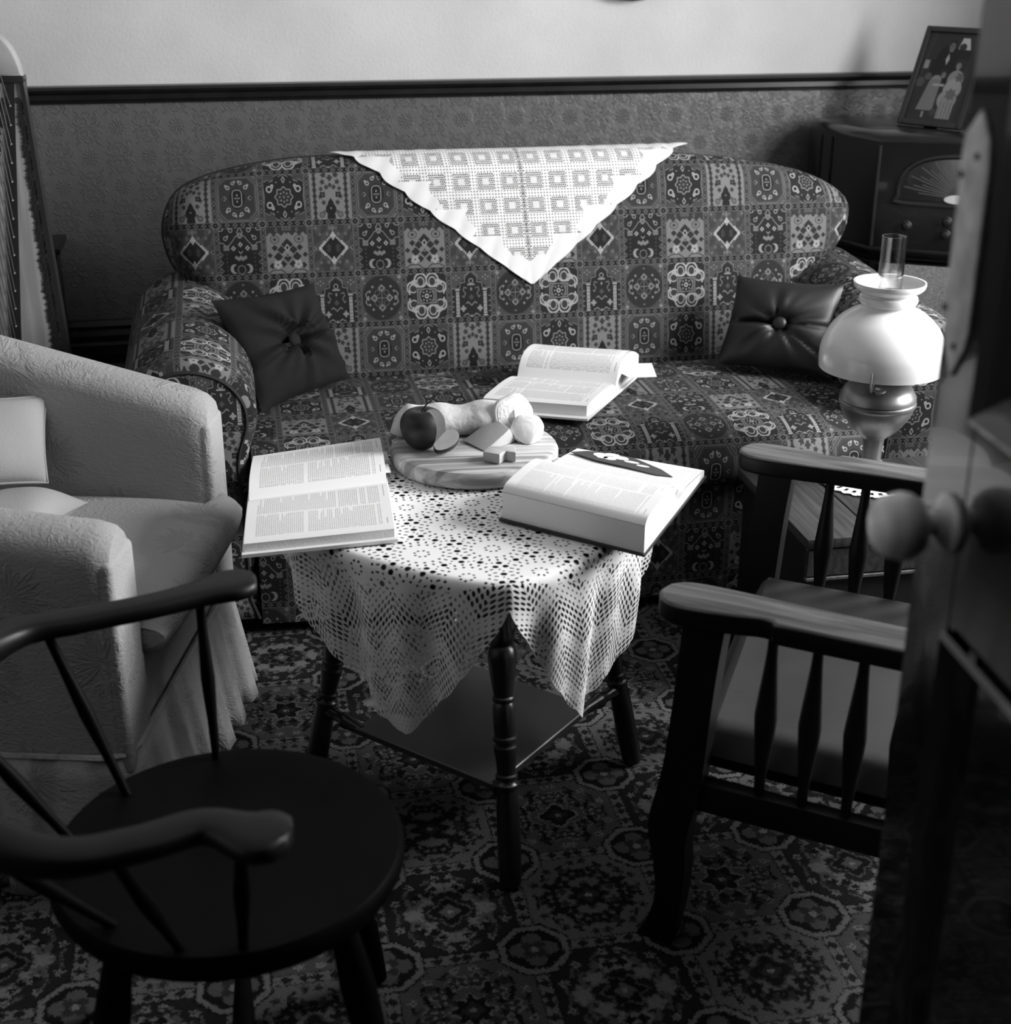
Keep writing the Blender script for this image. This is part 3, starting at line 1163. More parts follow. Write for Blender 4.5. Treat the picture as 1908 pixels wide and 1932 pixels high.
DM = Matrix((DU, DN, Vector((0, 0, 1)))).transposed().to_4x4()
DM.translation = DE
door = thing('door_1', None, None, tuple(DE + DU * .4), kind='structure')
DW = 0.80
for s0, s1, za, zb, nm in ((0, .085, 0.01, 2.02, 'stile'), (DW - .1, DW, .01, 2.02, 'stile'), (.085, DW - .1, .01, .22, 'rail'),
                           (.085, DW - .1, .93, 1.12, 'rail'), (.085, DW - .1, 1.9, 2.02, 'rail')):
    mesh(nm, xf(box(s0, s1, -.038, 0, za, zb, .002, 1), DM), M_door, door, smooth=0)
for za, zb in ((.22, .93), (1.12, 1.9)):
    mesh('door_panel', xf(box(.085, DW - .1, -.028, -.012, za, zb), DM), M_door, door, smooth=0)
    q = [(.085, za), (DW - .1, za), (DW - .1, zb), (.085, zb)]
    V, F = [], []
    for j, (ins, n) in enumerate(((0, 0.006), (.006, .010), (.014, .004), (.022, -.004), (.03, -.012))):
        for (s, z), (a, b2) in zip(q, ((1, 1), (-1, 1), (-1, -1), (1, -1))):
            V.append(tuple(DM @ Vector((s + a * ins, n, z + b2 * ins))))
    for j in range(4):
        for k in range(4):
            F.append((j * 4 + k, j * 4 + (k + 1) % 4, (j + 1) * 4 + (k + 1) % 4, (j + 1) * 4 + k))
    mesh('moulding', (V, F, None), M_door, door, smooth=20)


def lathe_n(prof, s, z, n=28):
    """turned piece whose axis is the door's normal; prof: (radius, distance out)"""
    V, F = [], []
    for r, h in prof:
        for k in range(n):
            a = 2 * PI * k / n
            V.append(tuple(dpt(s + r * math.cos(a), h, z + r * math.sin(a))))
    for i in range(len(prof) - 1):
        for k in range(n):
            F.append((i * n + k, i * n + (k + 1) % n, (i + 1) * n + (k + 1) % n, (i + 1) * n + k))
    F.append(tuple((len(prof) - 1) * n + k for k in range(n)))
    return (V, F, None)


KZ = 1.020
kn = mesh('door_knob', lathe_n([(.011, .004), (.010, .018), (.011, .022), (.016, .024), (.024, .028), (.029, .036), (.0305, .044), (.029, .052), (.0285, .053), (.027, .060), (.020, .067), (.010, .070), (.001, .071)], .062, KZ), M_knob, door, label='pale rounded door knob')
mesh('rose', lathe_n([(.027, 0), (.027, .004), (.024, .007), (.018, .009), (.016, .012), (.012, .014), (.001, .0145)], .062, KZ), M_knob, door)
pl = [(.004, 1.335), (.008, 1.346), (.030, 1.366), (.048, 1.346), (.054, 1.325), (.055, 1.19), (.052, 1.175), (.032, 1.145), (.012, 1.175), (.006, 1.195)]
V = [tuple(dpt(s, 0.0005, z)) for s, z in pl] + [tuple(dpt(s, .003, z)) for s, z in pl] + \
    [tuple(dpt(.03 + (s - .03) * .86, .0045, 1.255 + (z - 1.255) * .97)) for s, z in pl]
n = len(pl)
F = [tuple(range(2 * n, 3 * n))] + [(j * n + i, j * n + (i + 1) % n, (j + 1) * n + (i + 1) % n, (j + 1) * n + i) for j in (0, 1) for i in range(n)]
fp = mesh('finger_plate', (V, F, None), M_plate, door, label='pale pointed metal finger plate')
for s, z in ((.036, 1.33), (.010, 1.312), (.036, 1.172), (.010, 1.20)):
    mesh('screw', lathe_n([(.0032, .004), (.0032, .0062), (.001, .0065)], s, z, 10), M_cover_d, fp)

# ------------------------------------------------------------------ sofa
def inset(poly, d):
    """move a counter-clockwise or clockwise closed polygon inwards by d"""
    n = len(poly)
    A = sum(poly[i][0] * poly[(i + 1) % n][1] - poly[(i + 1) % n][0] * poly[i][1] for i in range(n))
    sg = 1 if A > 0 else -1
    out = []
    for i in range(n):
        ax, ay = poly[i - 1]
        bx, by = poly[(i + 1) % n]
        tx, ty = bx - ax, by - ay
        l = math.hypot(tx, ty) or 1
        out.append((poly[i][0] - ty / l * d * sg, poly[i][1] + tx / l * d * sg))
    return out


def suv(x, t):
    return (((x - .295) / .114 + 1) / 3, ((t - .282) / .128 + 1) / 3)


CA, SA = math.cos(R(12)), math.sin(R(12))


def back_pt(x, t, d):
    """point of the leaning sofa back: across x, up the slope t, d towards the room"""
    return (x, 3.47 + t * SA - d * CA, .42 + t * CA + d * SA)


sofa = thing('sofa', 'large sofa in dark patchwork carpet-pattern fabric against the wall', 'sofa', (.73, 3.3, 0))
out_pts = [(1.42, -.06), (1.455, .1), (1.515, .226), (1.59, .293), (1.628, .361), (1.622, .431), (1.53, .492), (1.382, .532), (1.18, .556), (.95, .570),
           (.72, .579), (.50, .580), (.279, .576), (.11, .567), (-.045, .539), (-.137, .497), (-.175, .422), (-.168, .346), (-.135, .28), (-.087, .2), (-.04, .1), (0.0, -.06)]
outl = spline(out_pts, 4)
RB = 0.075
rings, ruv = [], []
for (ins, d) in ((.0, -.17), (.0, -RB)):
    q = inset(outl, ins)
    rings.append([back_pt(x, t, d) for x, t in q])
    nn = inset(outl, RB)
    ruv.append([suv(a + (b - a) * ((PI / 2 * RB + (RB - d if d < -RB else 0) - 0) / RB), c + (e - c) * (PI / 2 + (.1 / RB if d < -RB else 0)))
                for (a, c), (b, e) in zip(nn, q)])
for k in range(1, 7):
    ph = PI / 2 * k / 6
    q = inset(outl, RB * (1 - math.cos(ph)))
    nn = inset(outl, RB)
    rings.append([back_pt(x, t, -RB * (1 - math.sin(ph))) for x, t in q])
    uvs = []
    for (a, c), (b, e) in zip(nn, outl):
        w = (PI / 2 - ph)
        uvs.append(suv(a + (b - a) * w, c + (e - c) * w))
    ruv.append(uvs)
base = inset(outl, RB)
for k in range(1, 6):
    f = k / 5
    pts = []
    for x, t in base:
        sx, st = min(max(x, .2), 1.25), .24
        pts.append((x + (sx - x) * f, t + (st - t) * f))
    rings.append([back_pt(x, t, .012 * math.sin(f * PI / 2)) for x, t in pts])
    ruv.append([suv(x, t) for x, t in pts])
V = [p for r in rings for p in r]
U = [p for r in ruv for p in r]
n = len(outl)
F = [(j * n + i, j * n + (i + 1) % n, (j + 1) * n + (i + 1) % n, (j + 1) * n + i) for j in range(len(rings) - 1) for i in range(n)]
F.append(tuple(range(n))[::-1])
mesh('backrest', (V, F, U), M_sofa, sofa)
# welt round the back panel
wq = inset(outl, -.002)
mesh('piping', tube([back_pt(x, t, -.14) for x, t in wq], .006, 6), M_sofa_p if 'M_sofa_p' in globals() else mat('dark_piping', .012, .8), sofa)


def sofa_arm(x0, sgn):
    """x0: inner face at the front; sgn -1 = left arm (outer side towards -x)"""
    sec = [(.0, .02), (.0, .30), (.005, .42), (-.018, .50), (-.012, .565), (.03, .622), (.10, .652), (.17, .648), (.235, .61), (.272, .545), (.285, .47), (.275, .40), (.262, .30), (.262, .02)]
    sec = spline(sec, 4)
    V, U = [], []
    per = [0]
    for a, b in zip(sec, sec[1:]):
        per.append(per[-1] + math.hypot(a[0] - b[0], a[1] - b[1]))
    rows = [(3.66, 0, 1.06), (3.45, 0, 1.04), (3.2, 0, 1.015), (3.0, 0, 1.0), (2.972, .002, 1.0), (2.955, .010, 1.0), (2.948, .024, 1.0)]
    for y, ins, zs in rows:
        q = inset(sec, ins) if ins else sec
        for (a, z), s in zip(q, per):
            zz = z * zs if z > .45 else z
            V.append((x0 + sgn * a, y, zz))
            U.append(suv(s * .9 + .2, 2.95 - y + 1.1) if sgn < 0 else suv(.1 + s * .9, 2.95 - y + 1.1))
    n = len(sec)
    F = [(j * n + i, j * n + i + 1, (j + 1) * n + i + 1, (j + 1) * n + i) for j in range(len(rows) - 1) for i in range(n - 1)]
    F.append(tuple(range(n)))
    mesh('armrest', (V, F, U), M_sofa, sofa)
    q = inset(sec, .024)
    V = [(x0 + sgn * a, 2.947, z) for a, z in q]
    V2 = [(x0 + sgn * a, 2.944, z) for a, z in inset(sec, .028)]
    n = len(q)
    F = [tuple(range(n, 2 * n))] + [(i, (i + 1) % n, n + (i + 1) % n, n + i) for i in range(n)]
    mesh('arm_front', (V + V2, F, [suv(v[0] - .05, v[2] + .42) for v in V + V2]), M_sofa, sofa)
    mesh('piping', tube([(v[0], v[1], v[2]) for v in V], .005, 6), mat('dark_piping', .012, .8), sofa)


sofa_arm(.0, -1)
sofa_arm(1.455, 1)
# seat cushion slab
sec = spline([(3.56, .425), (3.4, .437), (3.2, .443), (3.02, .436), (2.935, .415), (2.900, .375), (2.903, .335), (2.925, .315), (2.96, .305)], 5)
per = [0]
for a, b in zip(sec, sec[1:]):
    per.append(per[-1] + math.hypot(a[0] - b[0], a[1] - b[1]))
V, U, F = [], [], []
NX = 24
for i in range(NX + 1):
    x = .0 + 1.455 * i / NX
    bow = .03 * math.sin(PI * i / NX)
    for (y, z), s in zip(sec, per):
        V.append((x, y - bow * (3.56 - y) / .6, z + .012 * math.sin(PI * i / NX) * (1 if z > .4 else 0)))
        U.append(suv(x, .154 + .64 - s))
n = len(sec)
F = [(i * n + j, i * n + j + 1, (i + 1) * n + j + 1, (i + 1) * n + j) for i in range(NX) for j in range(n - 1)]
mesh('seat', (V, F, U), M_sofa, sofa)
mesh('piping', tube([(1.455 * i / NX, 2.928 - .03 * math.sin(PI * i / NX), .312) for i in range(NX + 1)], .006, 6), mat('dark_piping', .012, .8), sofa)
ap = grid(lambda u, v: (1.455 * u, 2.945 - .03 * math.sin(PI * u), .31 - .28 * v), 20, 3, lambda u, v: suv(1.455 * u, .282 - .15 - .28 * v))
mesh('front_apron', ap, M_sofa, sofa)
mesh('base', box(.0, 1.455, 2.97, 3.6, .04, .30), M_black_wood, sofa)
for x, y in ((-.2, 3.0), (1.66, 3.0), (-.2, 3.6), (1.66, 3.6)):
    mesh('foot', lathe([(.018, 0), (.024, .01), (.022, .03)], (x, y), 12), M_black_wood, sofa)

# ------------------------------------------------------------------ lace over the sofa back
LCX, LT, LHW, LLEN = .7145, .578, .466, .383


def lace_pt(x, s, off=.004):
    """s: arc length down from the ridge of the back"""
    L = RB * PI / 2
    top = .578 - .0 * x
    if s < L:
        ph = s / RB
        t = top - RB * (1 - math.sin(PI / 2 - ph)) if False else top - RB * (1 - math.cos(ph))
        d = -RB * (1 - math.sin(ph))
        nx = (math.cos(ph), math.sin(ph))
        return back_pt(x, t + off * nx[0], d + off * nx[1])
    return back_pt(x, top - RB - (s - L), .012 * min(1, (s - L) / .25) + off)


def lace_fn(u, v):
    s = v * LLEN
    hw = LHW * (1 - v) ** .97 + .004
    e = 1 + .040 * abs(math.sin(v * PI * 8)) * (1 if v < .97 else 0)
    X = (u * 2 - 1) * hw * e
    rip = .0025 * math.sin(X * 60 + s * 30) * min(1, abs(X) / (hw + .01)) + .004 * max(0, abs(u * 2 - 1) - .8) * math.sin(s * 90)
    return lace_pt(LCX + X + .024 * v, s, .005 + abs(rip))


def lace_uv(u, v):
    hw = LHW * (1 - v) ** .97 + .004
    e = 1 + .040 * abs(math.sin(v * PI * 8))
    return ((u * 2 - 1) * hw * e / .94 + .5, 1 - v * LLEN / .40)


lc = grid(lace_fn, 70, 110, lace_uv)
lb = grid(lambda u, v: (LCX + (u * 2 - 1) * LHW, 3.47 + .578 * SA + .08 * CA + .012 * (1 if v > .4 else v / .4) + .10 * min(1, v * 2.2), .42 + .578 * CA + .006 - .02 * v - .08 * max(0, v - .4)),
          20, 6, lambda u, v: (.5 + (u - .5) * .9, .99))
mesh('lace_antimacassar', lc, M_lace, None, 'white filet lace triangle with scalloped border draped over the sofa back', 'lace cloth')

# ------------------------------------------------------------------ cushions


def pillow_data(c, thick, seed, nrm=1, button=True, crease=.004, n=36):
    """c: four corner points BL, BR, TR, TL; returns front+back puffed sheets"""
    c = [Vector(p) for p in c]
    N = ((c[1] - c[0]).cross(c[3] - c[0])).normalized() * nrm
    g = random.Random(seed)
    ph = [g.uniform(0, 6.3) for _ in range(8)]

    def f(side):
        def fn(u, v):
            a, b = u * 2 - 1, v * 2 - 1
            # edges pulled in, corners stay out
            pa = a * (1 - .07 * (1 - b * b))
            pb = b * (1 - .07 * (1 - a * a))
            p = bil(c[0], c[1], c[2], c[3], (pa + 1) / 2, (pb + 1) / 2)
            w = max(0, (1 - a * a)) ** .55 * max(0, (1 - b * b)) ** .55
            h = thick * w
            if button:
                r = math.hypot(a, b)
                h *= 1 - .62 * math.exp(-(r / .24) ** 2)
                th = math.atan2(b, a)
                fold = 0
                for i, (k, am) in enumerate(((3, .9), (5, .8), (9, .7), (14, .5))):
                    fold += am * math.sin(k * th + ph[i])
                h += crease * fold * min(1, r / .2) * max(0, 1 - (r / 1.15)) * 1.6
                h -= .020 * math.exp(-((math.sin(th - ph[5]) * r) / .05) ** 2) * w * (1 if math.cos(th - ph[5]) > 0 else .6)
                h -= .014 * math.exp(-((math.sin(th - ph[6]) * r) / .035) ** 2) * w * (1 if math.cos(th - ph[6]) > 0 else 0)
            else:
                h += crease * math.sin(3 * a + ph[0] + 2 * b) * w
            return p + N * h * side
        return fn
    A = grid(f(1), n, n)
    B = grid(f(-1), n, n)
    B = (B[0], [tuple(reversed(q)) for q in B[1]], B[2])
    return join(A, B), N


def pillow(name, c, thick, m, label, seed, nrm=1, button=True, crease=.004, group=None, pipe=None):
    d, N = pillow_data(c, thick, seed, nrm, button, crease)
    cc = sum((Vector(p) for p in c), Vector()) / 4
    t = thing(name, label, 'cushion', (cc.x, cc.y, min(p[2] for p in c)), group)
    mesh('cover', (d[0], d[1], None), m, t, smooth=80)
    if button:
        ct = cc + N * thick * .50
        M = N.to_track_quat('Z', 'Y').to_matrix().to_4x4()
        M.translation = ct
        b = lathe([(.016, -.004), (.019, .0), (.018, .006), (.012, .010), (.001, .012)], (0, 0), 20)
        mesh('button', xf(b, M), m, t, smooth=60)
    if pipe:
        e = []
        for k in range(4):
            for i in range(10):
                u = i / 10
                a, b2 = ((u * 2 - 1, -1), (1, u * 2 - 1), (1 - u * 2, 1), (-1, 1 - u * 2))[k]
                pa = a * (1 - .07 * (1 - b2 * b2))
                pb = b2 * (1 - .07 * (1 - a * a))
                e.append(bil(c[0], c[1], c[2], c[3], (pa + 1) / 2, (pb + 1) / 2))
        e.append(e[0])
        mesh('piping', tube(e, .003, 6), pipe, t)
    return t


pillow('cushion', [(.032, 3.17, .460), (.258, 3.40, .460), (.178, 3.425, .700), (-.066, 3.26, .708)], .054, M_satin2,
       'dark grey buttoned cushion at the left end of the sofa', 3, crease=.011)
pillow('cushion', [(1.185, 3.345, .463), (1.430, 3.175, .463), (1.495, 3.29, .672), (1.260, 3.42, .675)], .050, M_satin,
       'black satin buttoned cushion at the right end of the sofa, partly behind the lamp', 9)

# ------------------------------------------------------------------ side table with crocheted cloth
TC = (.382, 2.318)
TZ = 0.545


def sup(th, hd, p=1.35):
    c, s = abs(math.cos(th)), abs(math.sin(th))
    return hd * (c ** p + s ** p) ** (-1 / p)


table = thing('side_table', 'small dark table with turned splayed legs and a diamond shelf, under the crocheted cloth', 'table', (TC[0], TC[1], 0))
top = [(TC[0] + sup(2 * PI * k / 72, .345) * math.cos(2 * PI * k / 72), TC[1] + sup(2 * PI * k / 72, .345) * math.sin(2 * PI * k / 72)) for k in range(72)]
mesh('tabletop', prism(top, .52, TZ, .006), M_black_wood, table)
FEET = [(.380, 1.935), (.685, 2.27), (.380, 2.63), (.070, 2.30)]
LT_ = [(.380, 2.042), (.585, 2.29), (.380, 2.54), (.172, 2.31)]


def turned(a, b, prof, n=16):
    """prof: (fraction along a->b, radius)"""
    A, B = Vector(a), Vector(b)
    return tube([A.lerp(B, f) for f, r in prof], [r for f, r in prof], n)


LEGP = [(0, .0165), (.02, .019), (.12, .0205), (.26, .0195), (.33, .017), (.335, .0205), (.345, .0205), (.35, .017), (.36, .0155), (.365, .019), (.375, .019), (.38, .0155),
        (.43, .0175), (.46, .020), (.47, .020), (.475, .0165), (.485, .0165), (.49, .0205), (.50, .0205), (.505, .017), (.53, .019), (.60, .0195), (.615, .0155), (.62, .0185), (.63, .0185), (.635, .016),
        (.70, .021), (.76, .0245), (.79, .022), (.80, .017), (.81, .020), (.83, .020), (.85, .017), (.95, .019), (1, .020)]
for f, t in zip(FEET, LT_):
    mesh('leg', turned((f[0], f[1], .005), (t[0], t[1], .521), LEGP), M_leg, table)
ap_ = []
for i in range(4):
    a, b = LT_[i], LT_[(i + 1) % 4]
    A, B = Vector((a[0], a[1], 0)), Vector((b[0], b[1], 0))
    M = Matrix.Translation(A) @ (B - A).to_track_quat('X', 'Z').to_matrix().to_4x4()
    mesh('apron', xf(box(.01, (B - A).length - .01, -.008, .008, .465, .521), M), M_black_wood, table, smooth=0)
SHZ = .16
sh = [(.362, 1.985), (.582, 2.208), (.372, 2.43), (.148, 2.212)]
mesh('shelf', prism(sh, SHZ, SHZ + .014, .002, 1), mat('dark_shelf', .030, .38, noise=.25, nscale=7), table, smooth=20)
for f, t, s in zip(FEET, LT_, sh):
    k = (SHZ + .005) / .521
    lp = (f[0] + (t[0] - f[0]) * k, f[1] + (t[1] - f[1]) * k, SHZ + .006)
    mesh('stretcher', turned((s[0] + (TC[0] - s[0]) * .06, s[1] + (2.21 - s[1]) * .06, SHZ + .006), lp, [(0, .010), (.3, .012), (.4, .015), (.45, .015), (.55, .011), (.7, .010), (.8, .013), (1, .010)], 12), M_leg, table)

TIPS = ((R(-124), .318, R(62), R(36)), (R(-56), .318, R(36), R(60)), (R(58), .22, R(50), R(50)), (R(122), .22, R(50), R(50)))


def drop(th):
    best = .018
    for t, d, wl_, wr_ in TIPS:
        a = (th - t + PI) % (2 * PI) - PI
        w = wr_ if a > 0 else wl_
        # first tip: short side towards the front corner is a > 0
        if abs(a) < w:
            q = 1 - abs(a) / w
            best = max(best, .018 + (d - .018) * (math.sin(q * PI / 2) ** .95 * .55 + .45 * q))
    return best + .006 * abs(math.sin(th * 26)) - .003


def cloth_pt(th, s):
    """s: distance from the centre measured on the unfolded cloth"""
    re = sup(th, .352)
    rc = .014
    if s <= re - rc:
        r, z = s, 0.0
    else:
        a = s - (re - rc)
        L = rc * PI / 2
        if a < L:
            r, z = re - rc + rc * math.sin(a / rc), -rc * (1 - math.cos(a / rc))
        else:
            h = a - L
            r = re + h * -.09 + .012 * math.sin(th * 11 + 1.3) * min(1, h / .12) + .006 * math.sin(th * 23) * min(1, h / .1)
            z = -rc - h * .993
    return (TC[0] + r * math.cos(th), TC[1] + r * math.sin(th), TZ + .0035 + z)


NT, NR = 288, 64
V, U, F = [], [], []
for k in range(NT):
    th = 2 * PI * k / NT
    smax = sup(th, .352) + drop(th)
    for j in range(NR + 1):
        s = smax * (j / NR)
        V.append(cloth_pt(th, s))
        U.append((.5 + s * math.cos(th) / 1.5, .5 + s * math.sin(th) / 1.5))
for k in range(NT):
    k2 = (k + 1) % NT
    for j in range(NR):
        a, b, c, d = k * (NR + 1) + j, k2 * (NR + 1) + j, k2 * (NR + 1) + j + 1, k * (NR + 1) + j + 1
        F.append((a, d, c, b) if j else (a, d, c))
mesh('crocheted_tablecloth', (V, F, U), M_crochet, None, 'cream crocheted cotton cloth hanging in points over the small dark table', 'tablecloth', smooth=80)
TT = TZ + .0065      # top of the cloth


# ------------------------------------------------------------------ books
def spread(name, label, q, zb, prof, m_page, m_cov, cov=.006, over=.006, nu=20, split=.5, skirt_in=.0, bulge=.0, extra=None, page_tilt=0.0):
    """open book: q = base quad (front-left, front-right, back-right, back-left) in xy;
       prof: list of (v, height of the paper block above the cover)"""
    q3 = [Vector((x, y, zb)) for x, y in q]
    c = sum(q3, Vector()) / 4
    t = thing(name, label, 'book', (c.x, c.y, zb))
    # cover: two boards and the spine
    qq = [p + (p - c).normalized() * over * 1.4 for p in q3]
    for a, b, nm in ((0, split - .02, 'cover'), (split + .02, 1, 'cover'), (split - .02, split + .02, 'spine')):
        P = [bil(qq[0], qq[1], qq[2], qq[3], u, v) for u, v in ((0, a), (1, a), (1, b), (0, b))]
        dz = Vector((0, 0, cov))
        V = [tuple(p) for p in P] + [tuple(p + dz) for p in P]
        mesh(nm, (V, [(3, 2, 1, 0), (4, 5, 6, 7), (0, 1, 5, 4), (1, 2, 6, 5), (2, 3, 7, 6), (3, 0, 4, 7)], None), m_cov, t, smooth=0)
    pr = spline(prof, 6)
    zc = zb + cov

    def hh(v):
        for (a, ha), (b, hb) in zip(pr, pr[1:]):
            if a <= v <= b:
                return ha + (hb - ha) * (v - a) / max(1e-9, b - a)
        return pr[-1][1]
    vm = min((p for p in pr if .3 < p[0] < .7), key=lambda p: p[1])[0]
    for (va, vb, nm, flip) in ((pr[0][0], vm, 'page_block', 0), (vm, pr[-1][0], 'page_block', 1)):
        nv = 22
        W = []
        for j in range(nv + 1):
            v = va + (vb - va) * j / nv
            W.append((v, hh(v)))
        # paper edges (front, ends, back)
        V, F = [], []
        for j, (v, h) in enumerate(W):
            for u in (0, 1):
                p = bil(q3[0], q3[1], q3[2], q3[3], u, v)
                V.append((p.x, p.y, zc))
                V.append((p.x, p.y, zc + h))
        for j in range(nv):
            a = j * 4
            F += [(a, a + 1, a + 5, a + 4), (a + 2, a + 6, a + 7, a + 3)]
        F += [(0, 2, 3, 1), (nv * 4, nv * 4 + 1, nv * 4 + 3, nv * 4 + 2), (0, nv * 4, nv * 4 + 2, 2)]
        blk = mesh(nm, (V, F, None), M_paper, t, smooth=20)

        def top(u, w):
            v = va + (vb - va) * w
            p = bil(q3[0], q3[1], q3[2], q3[3], u, v)
            return (p.x, p.y, zc + hh(v) + .0006 + .0012 * math.sin(u * 5 + v * 4) * math.sin(PI * w))
        # lines of print run along the spine
        mesh('page', grid(top, 12, nv, (lambda u, w: (w, u)) if flip == 0 else (lambda u, w: (w, u))), m_page, blk, smooth=60)
    return t


B1 = spread('book', 'open white book with close print at the left front of the crocheted table', [(-.022, 2.150), (.226, 2.168), (.250, 2.622), (.004, 2.560)], TT,
            [(.005, .014), (.04, .017), (.25, .020), (.42, .018), (.50, .010), (.53, .020), (.60, .030), (.75, .030), (.9, .024), (.995, .018)], M_page1, M_paperw, cov=.006, over=.006)
for v, dz in ((.80, .018), (.66, .016)):
    p = bil((-.022, 2.150, 0), (.226, 2.168, 0), (.250, 2.622, 0), (.004, 2.56, 0), 1, v)
    mesh('index_tab', box(p.x - .005, p.x + .010, p.y - .022, p.y + .022, TT + dz, TT + dz + .0012), M_paperw, B1, smooth=0)
B2 = spread('book', 'thick open book with a dark cover at the right of the crocheted table', [(.418, 2.222), (.618, 2.032), (.826, 2.352), (.622, 2.512)], TT,
            [(.005, .048), (.03, .056), (.08, .060), (.25, .062), (.40, .060), (.455, .050), (.49, .022), (.53, .016), (.62, .024), (.8, .020), (.995, .012)], M_page2, M_cover_d, cov=.004, over=.004, split=.5)
qb = [(.418, 2.222, 0), (.618, 2.032, 0), (.826, 2.352, 0), (.622, 2.512, 0)]


def on2(u, v, h):
    p = bil(qb[0], qb[1], qb[2], qb[3], u, v)
    return (p.x, p.y, TT + .004 + h)


bk = thing('bookmark', 'dark pointed bookmark with a pale flower lying on the right-hand open book', 'bookmark', on2(.4, .85, .024))
shape = [(.02, .86), (.12, .93), (.30, .965), (.50, .94), (.74, .84), (.86, .76), (.74, .745), (.50, .78), (.25, .80)]
hgt = lambda v: .0225 + (.0155 - .0225) * max(0, (v - .72) / .28)
V = [on2(u, v, hgt(v) + .002) for u, v in shape] + [on2(u, v, hgt(v) + .0032) for u, v in shape]
n = len(shape)
mesh('card', (V, [tuple(range(n))[::-1], tuple(range(n, 2 * n))] + [(i, (i + 1) % n, n + (i + 1) % n, n + i) for i in range(n)], None), mat('dark_card', .05, .6), bk, smooth=0)
for u, v, ru, rv in ((.24, .895, .055, .028), (.32, .925, .06, .022), (.40, .90, .06, .024), (.33, .865, .05, .024), (.27, .865, .045, .02), (.50, .865, .06, .014), (.60, .835, .05, .012)):
    V = [on2(u + ru * math.cos(a), v + rv * math.sin(a), hgt(v) + .0034) for a in [2 * PI * k / 14 for k in range(14)]]
    V2 = [(x, y, z + .0006) for x, y, z in V]
    mesh('petal', (V + V2, [tuple(range(14, 28))] + [(i, (i + 1) % 14, 14 + (i + 1) % 14, 14 + i) for i in range(14)], None), M_paperw, bk, smooth=0)
B3 = spread('book', 'open book with pages in narrow columns lying on the sofa seat', [(.535, 3.085), (.757, 2.985), (.985, 3.325), (.765, 3.435)], .462,
            [(.01, .024), (.05, .028), (.25, .031), (.40, .029), (.47, .022), (.505, .010), (.53, .035), (.58, .060), (.66, .072), (.76, .072), (.86, .060), (.93, .046)], M_page3, M_paperw, cov=.005, over=.012)
cd = [(.84, 3.33), (.93, 3.19), (1.00, 3.17), (1.005, 3.275)]
cd = [(.878, 3.27), (.905, 3.155), (.972, 3.15), (.992, 3.262)]
mesh('card', prism(cd, .500, .5015), M_paperw, None, 'plain white card sticking out from the open book on the sofa seat', 'card', smooth=0)

# ------------------------------------------------------------------ board, apple, bread and cheese
BD = (.421, 2.523)
brd = thing('cutting_board', 'round pale wooden board holding apple, bread and cheese on the crocheted cloth', 'board', (BD[0], BD[1], TT))
mesh('board', lathe([(.150, TT), (.157, TT + .003), (.161, TT + .010), (.161, TT + .026), (.157, TT + .033), (.149, TT + .0355), (.0001, TT + .036)], BD, 64), M_pine, brd)
BZ = TT + .0365


def apple_prof():
    pts = [(.0, .010), (.006, .004), (.016, .000), (.027, .006), (.037, .020), (.0425, .038), (.0415, .054), (.034, .067), (.022, .0735), (.011, .072), (.004, .066), (.0, .064)]
    return spline(pts, 4)


M_apple = mat('dark_apple_skin', .020, .42, spec=.35, noise=.5, nscale=18)
M_flesh = mat('pale_apple_flesh', .36, .6, noise=.08, nscale=40)


def apple_piece(a0, a1, cx, cy, z, name, n=30, full=False):
    P = apple_prof()
    V, F = [], []
    for k in range(n + 1):
        a = a0 + (a1 - a0) * k / n
        for r, h in P:
            V.append((cx + r * math.cos(a), cy + r * math.sin(a), z + h))
    m = len(P)
    for k in range(n):
        for j in range(m - 1):
            F.append((k * m + j, (k + 1) * m + j, (k + 1) * m + j + 1, k * m + j + 1))
    faces = []
    for k in (0, n):
        a = a0 + (a1 - a0) * k / n
        fv = [(cx + r * math.cos(a), cy + r * math.sin(a), z + h) for r, h in P]
        faces.append((fv, [tuple(range(m))], None))
    return (V, F, None), faces


AX, AY = .322, 2.520
apple = thing('apple', 'dark glossy apple with a wedge cut out, standing on the wooden board', 'apple', (AX, AY, BZ))
d, fs = apple_piece(R(-2), R(-2 + 302), AX, AY, BZ, 'a')
mesh('skin', d, M_apple, apple, smooth=80)
for f in fs:
    mesh('cut_face', f, M_flesh, apple, smooth=0)
mesh('stem', tube(spline([(AX, AY, BZ + .066), (AX + .003, AY, BZ + .076), (AX + .010, AY - .002, BZ + .086), (AX + .018, AY - .003, BZ + .092)], 4), [.0016] * 9 + [.0015, .0017, .002, .0024][:4], 8), mat('apple_stem', .02, .6), apple)
sl = thing('apple_slice', 'cut apple slice lying in front of the apple on the board', 'fruit', (.375, 2.485, BZ))
d, fs = apple_piece(R(-29), R(29), 0, 0, -.037, 's', 12)
M = Matrix.Translation((.350, 2.482, BZ + .030)) @ Matrix.Scale(.78, 4) @ Matrix.Rotation(R(-25), 4, 'Z') @ Matrix.Rotation(R(40), 4, 'Y') @ Matrix.Rotation(R(-55), 4, 'X')
zmin = min((M @ Vector(v)).z for v in d[0])
M = Matrix.Translation((0, 0, BZ - zmin)) @ M
mesh('skin', xf(d, M), M_apple, sl, smooth=80)
for f in fs:
    mesh('cut_face', xf(f, M), M_flesh, sl, smooth=0)

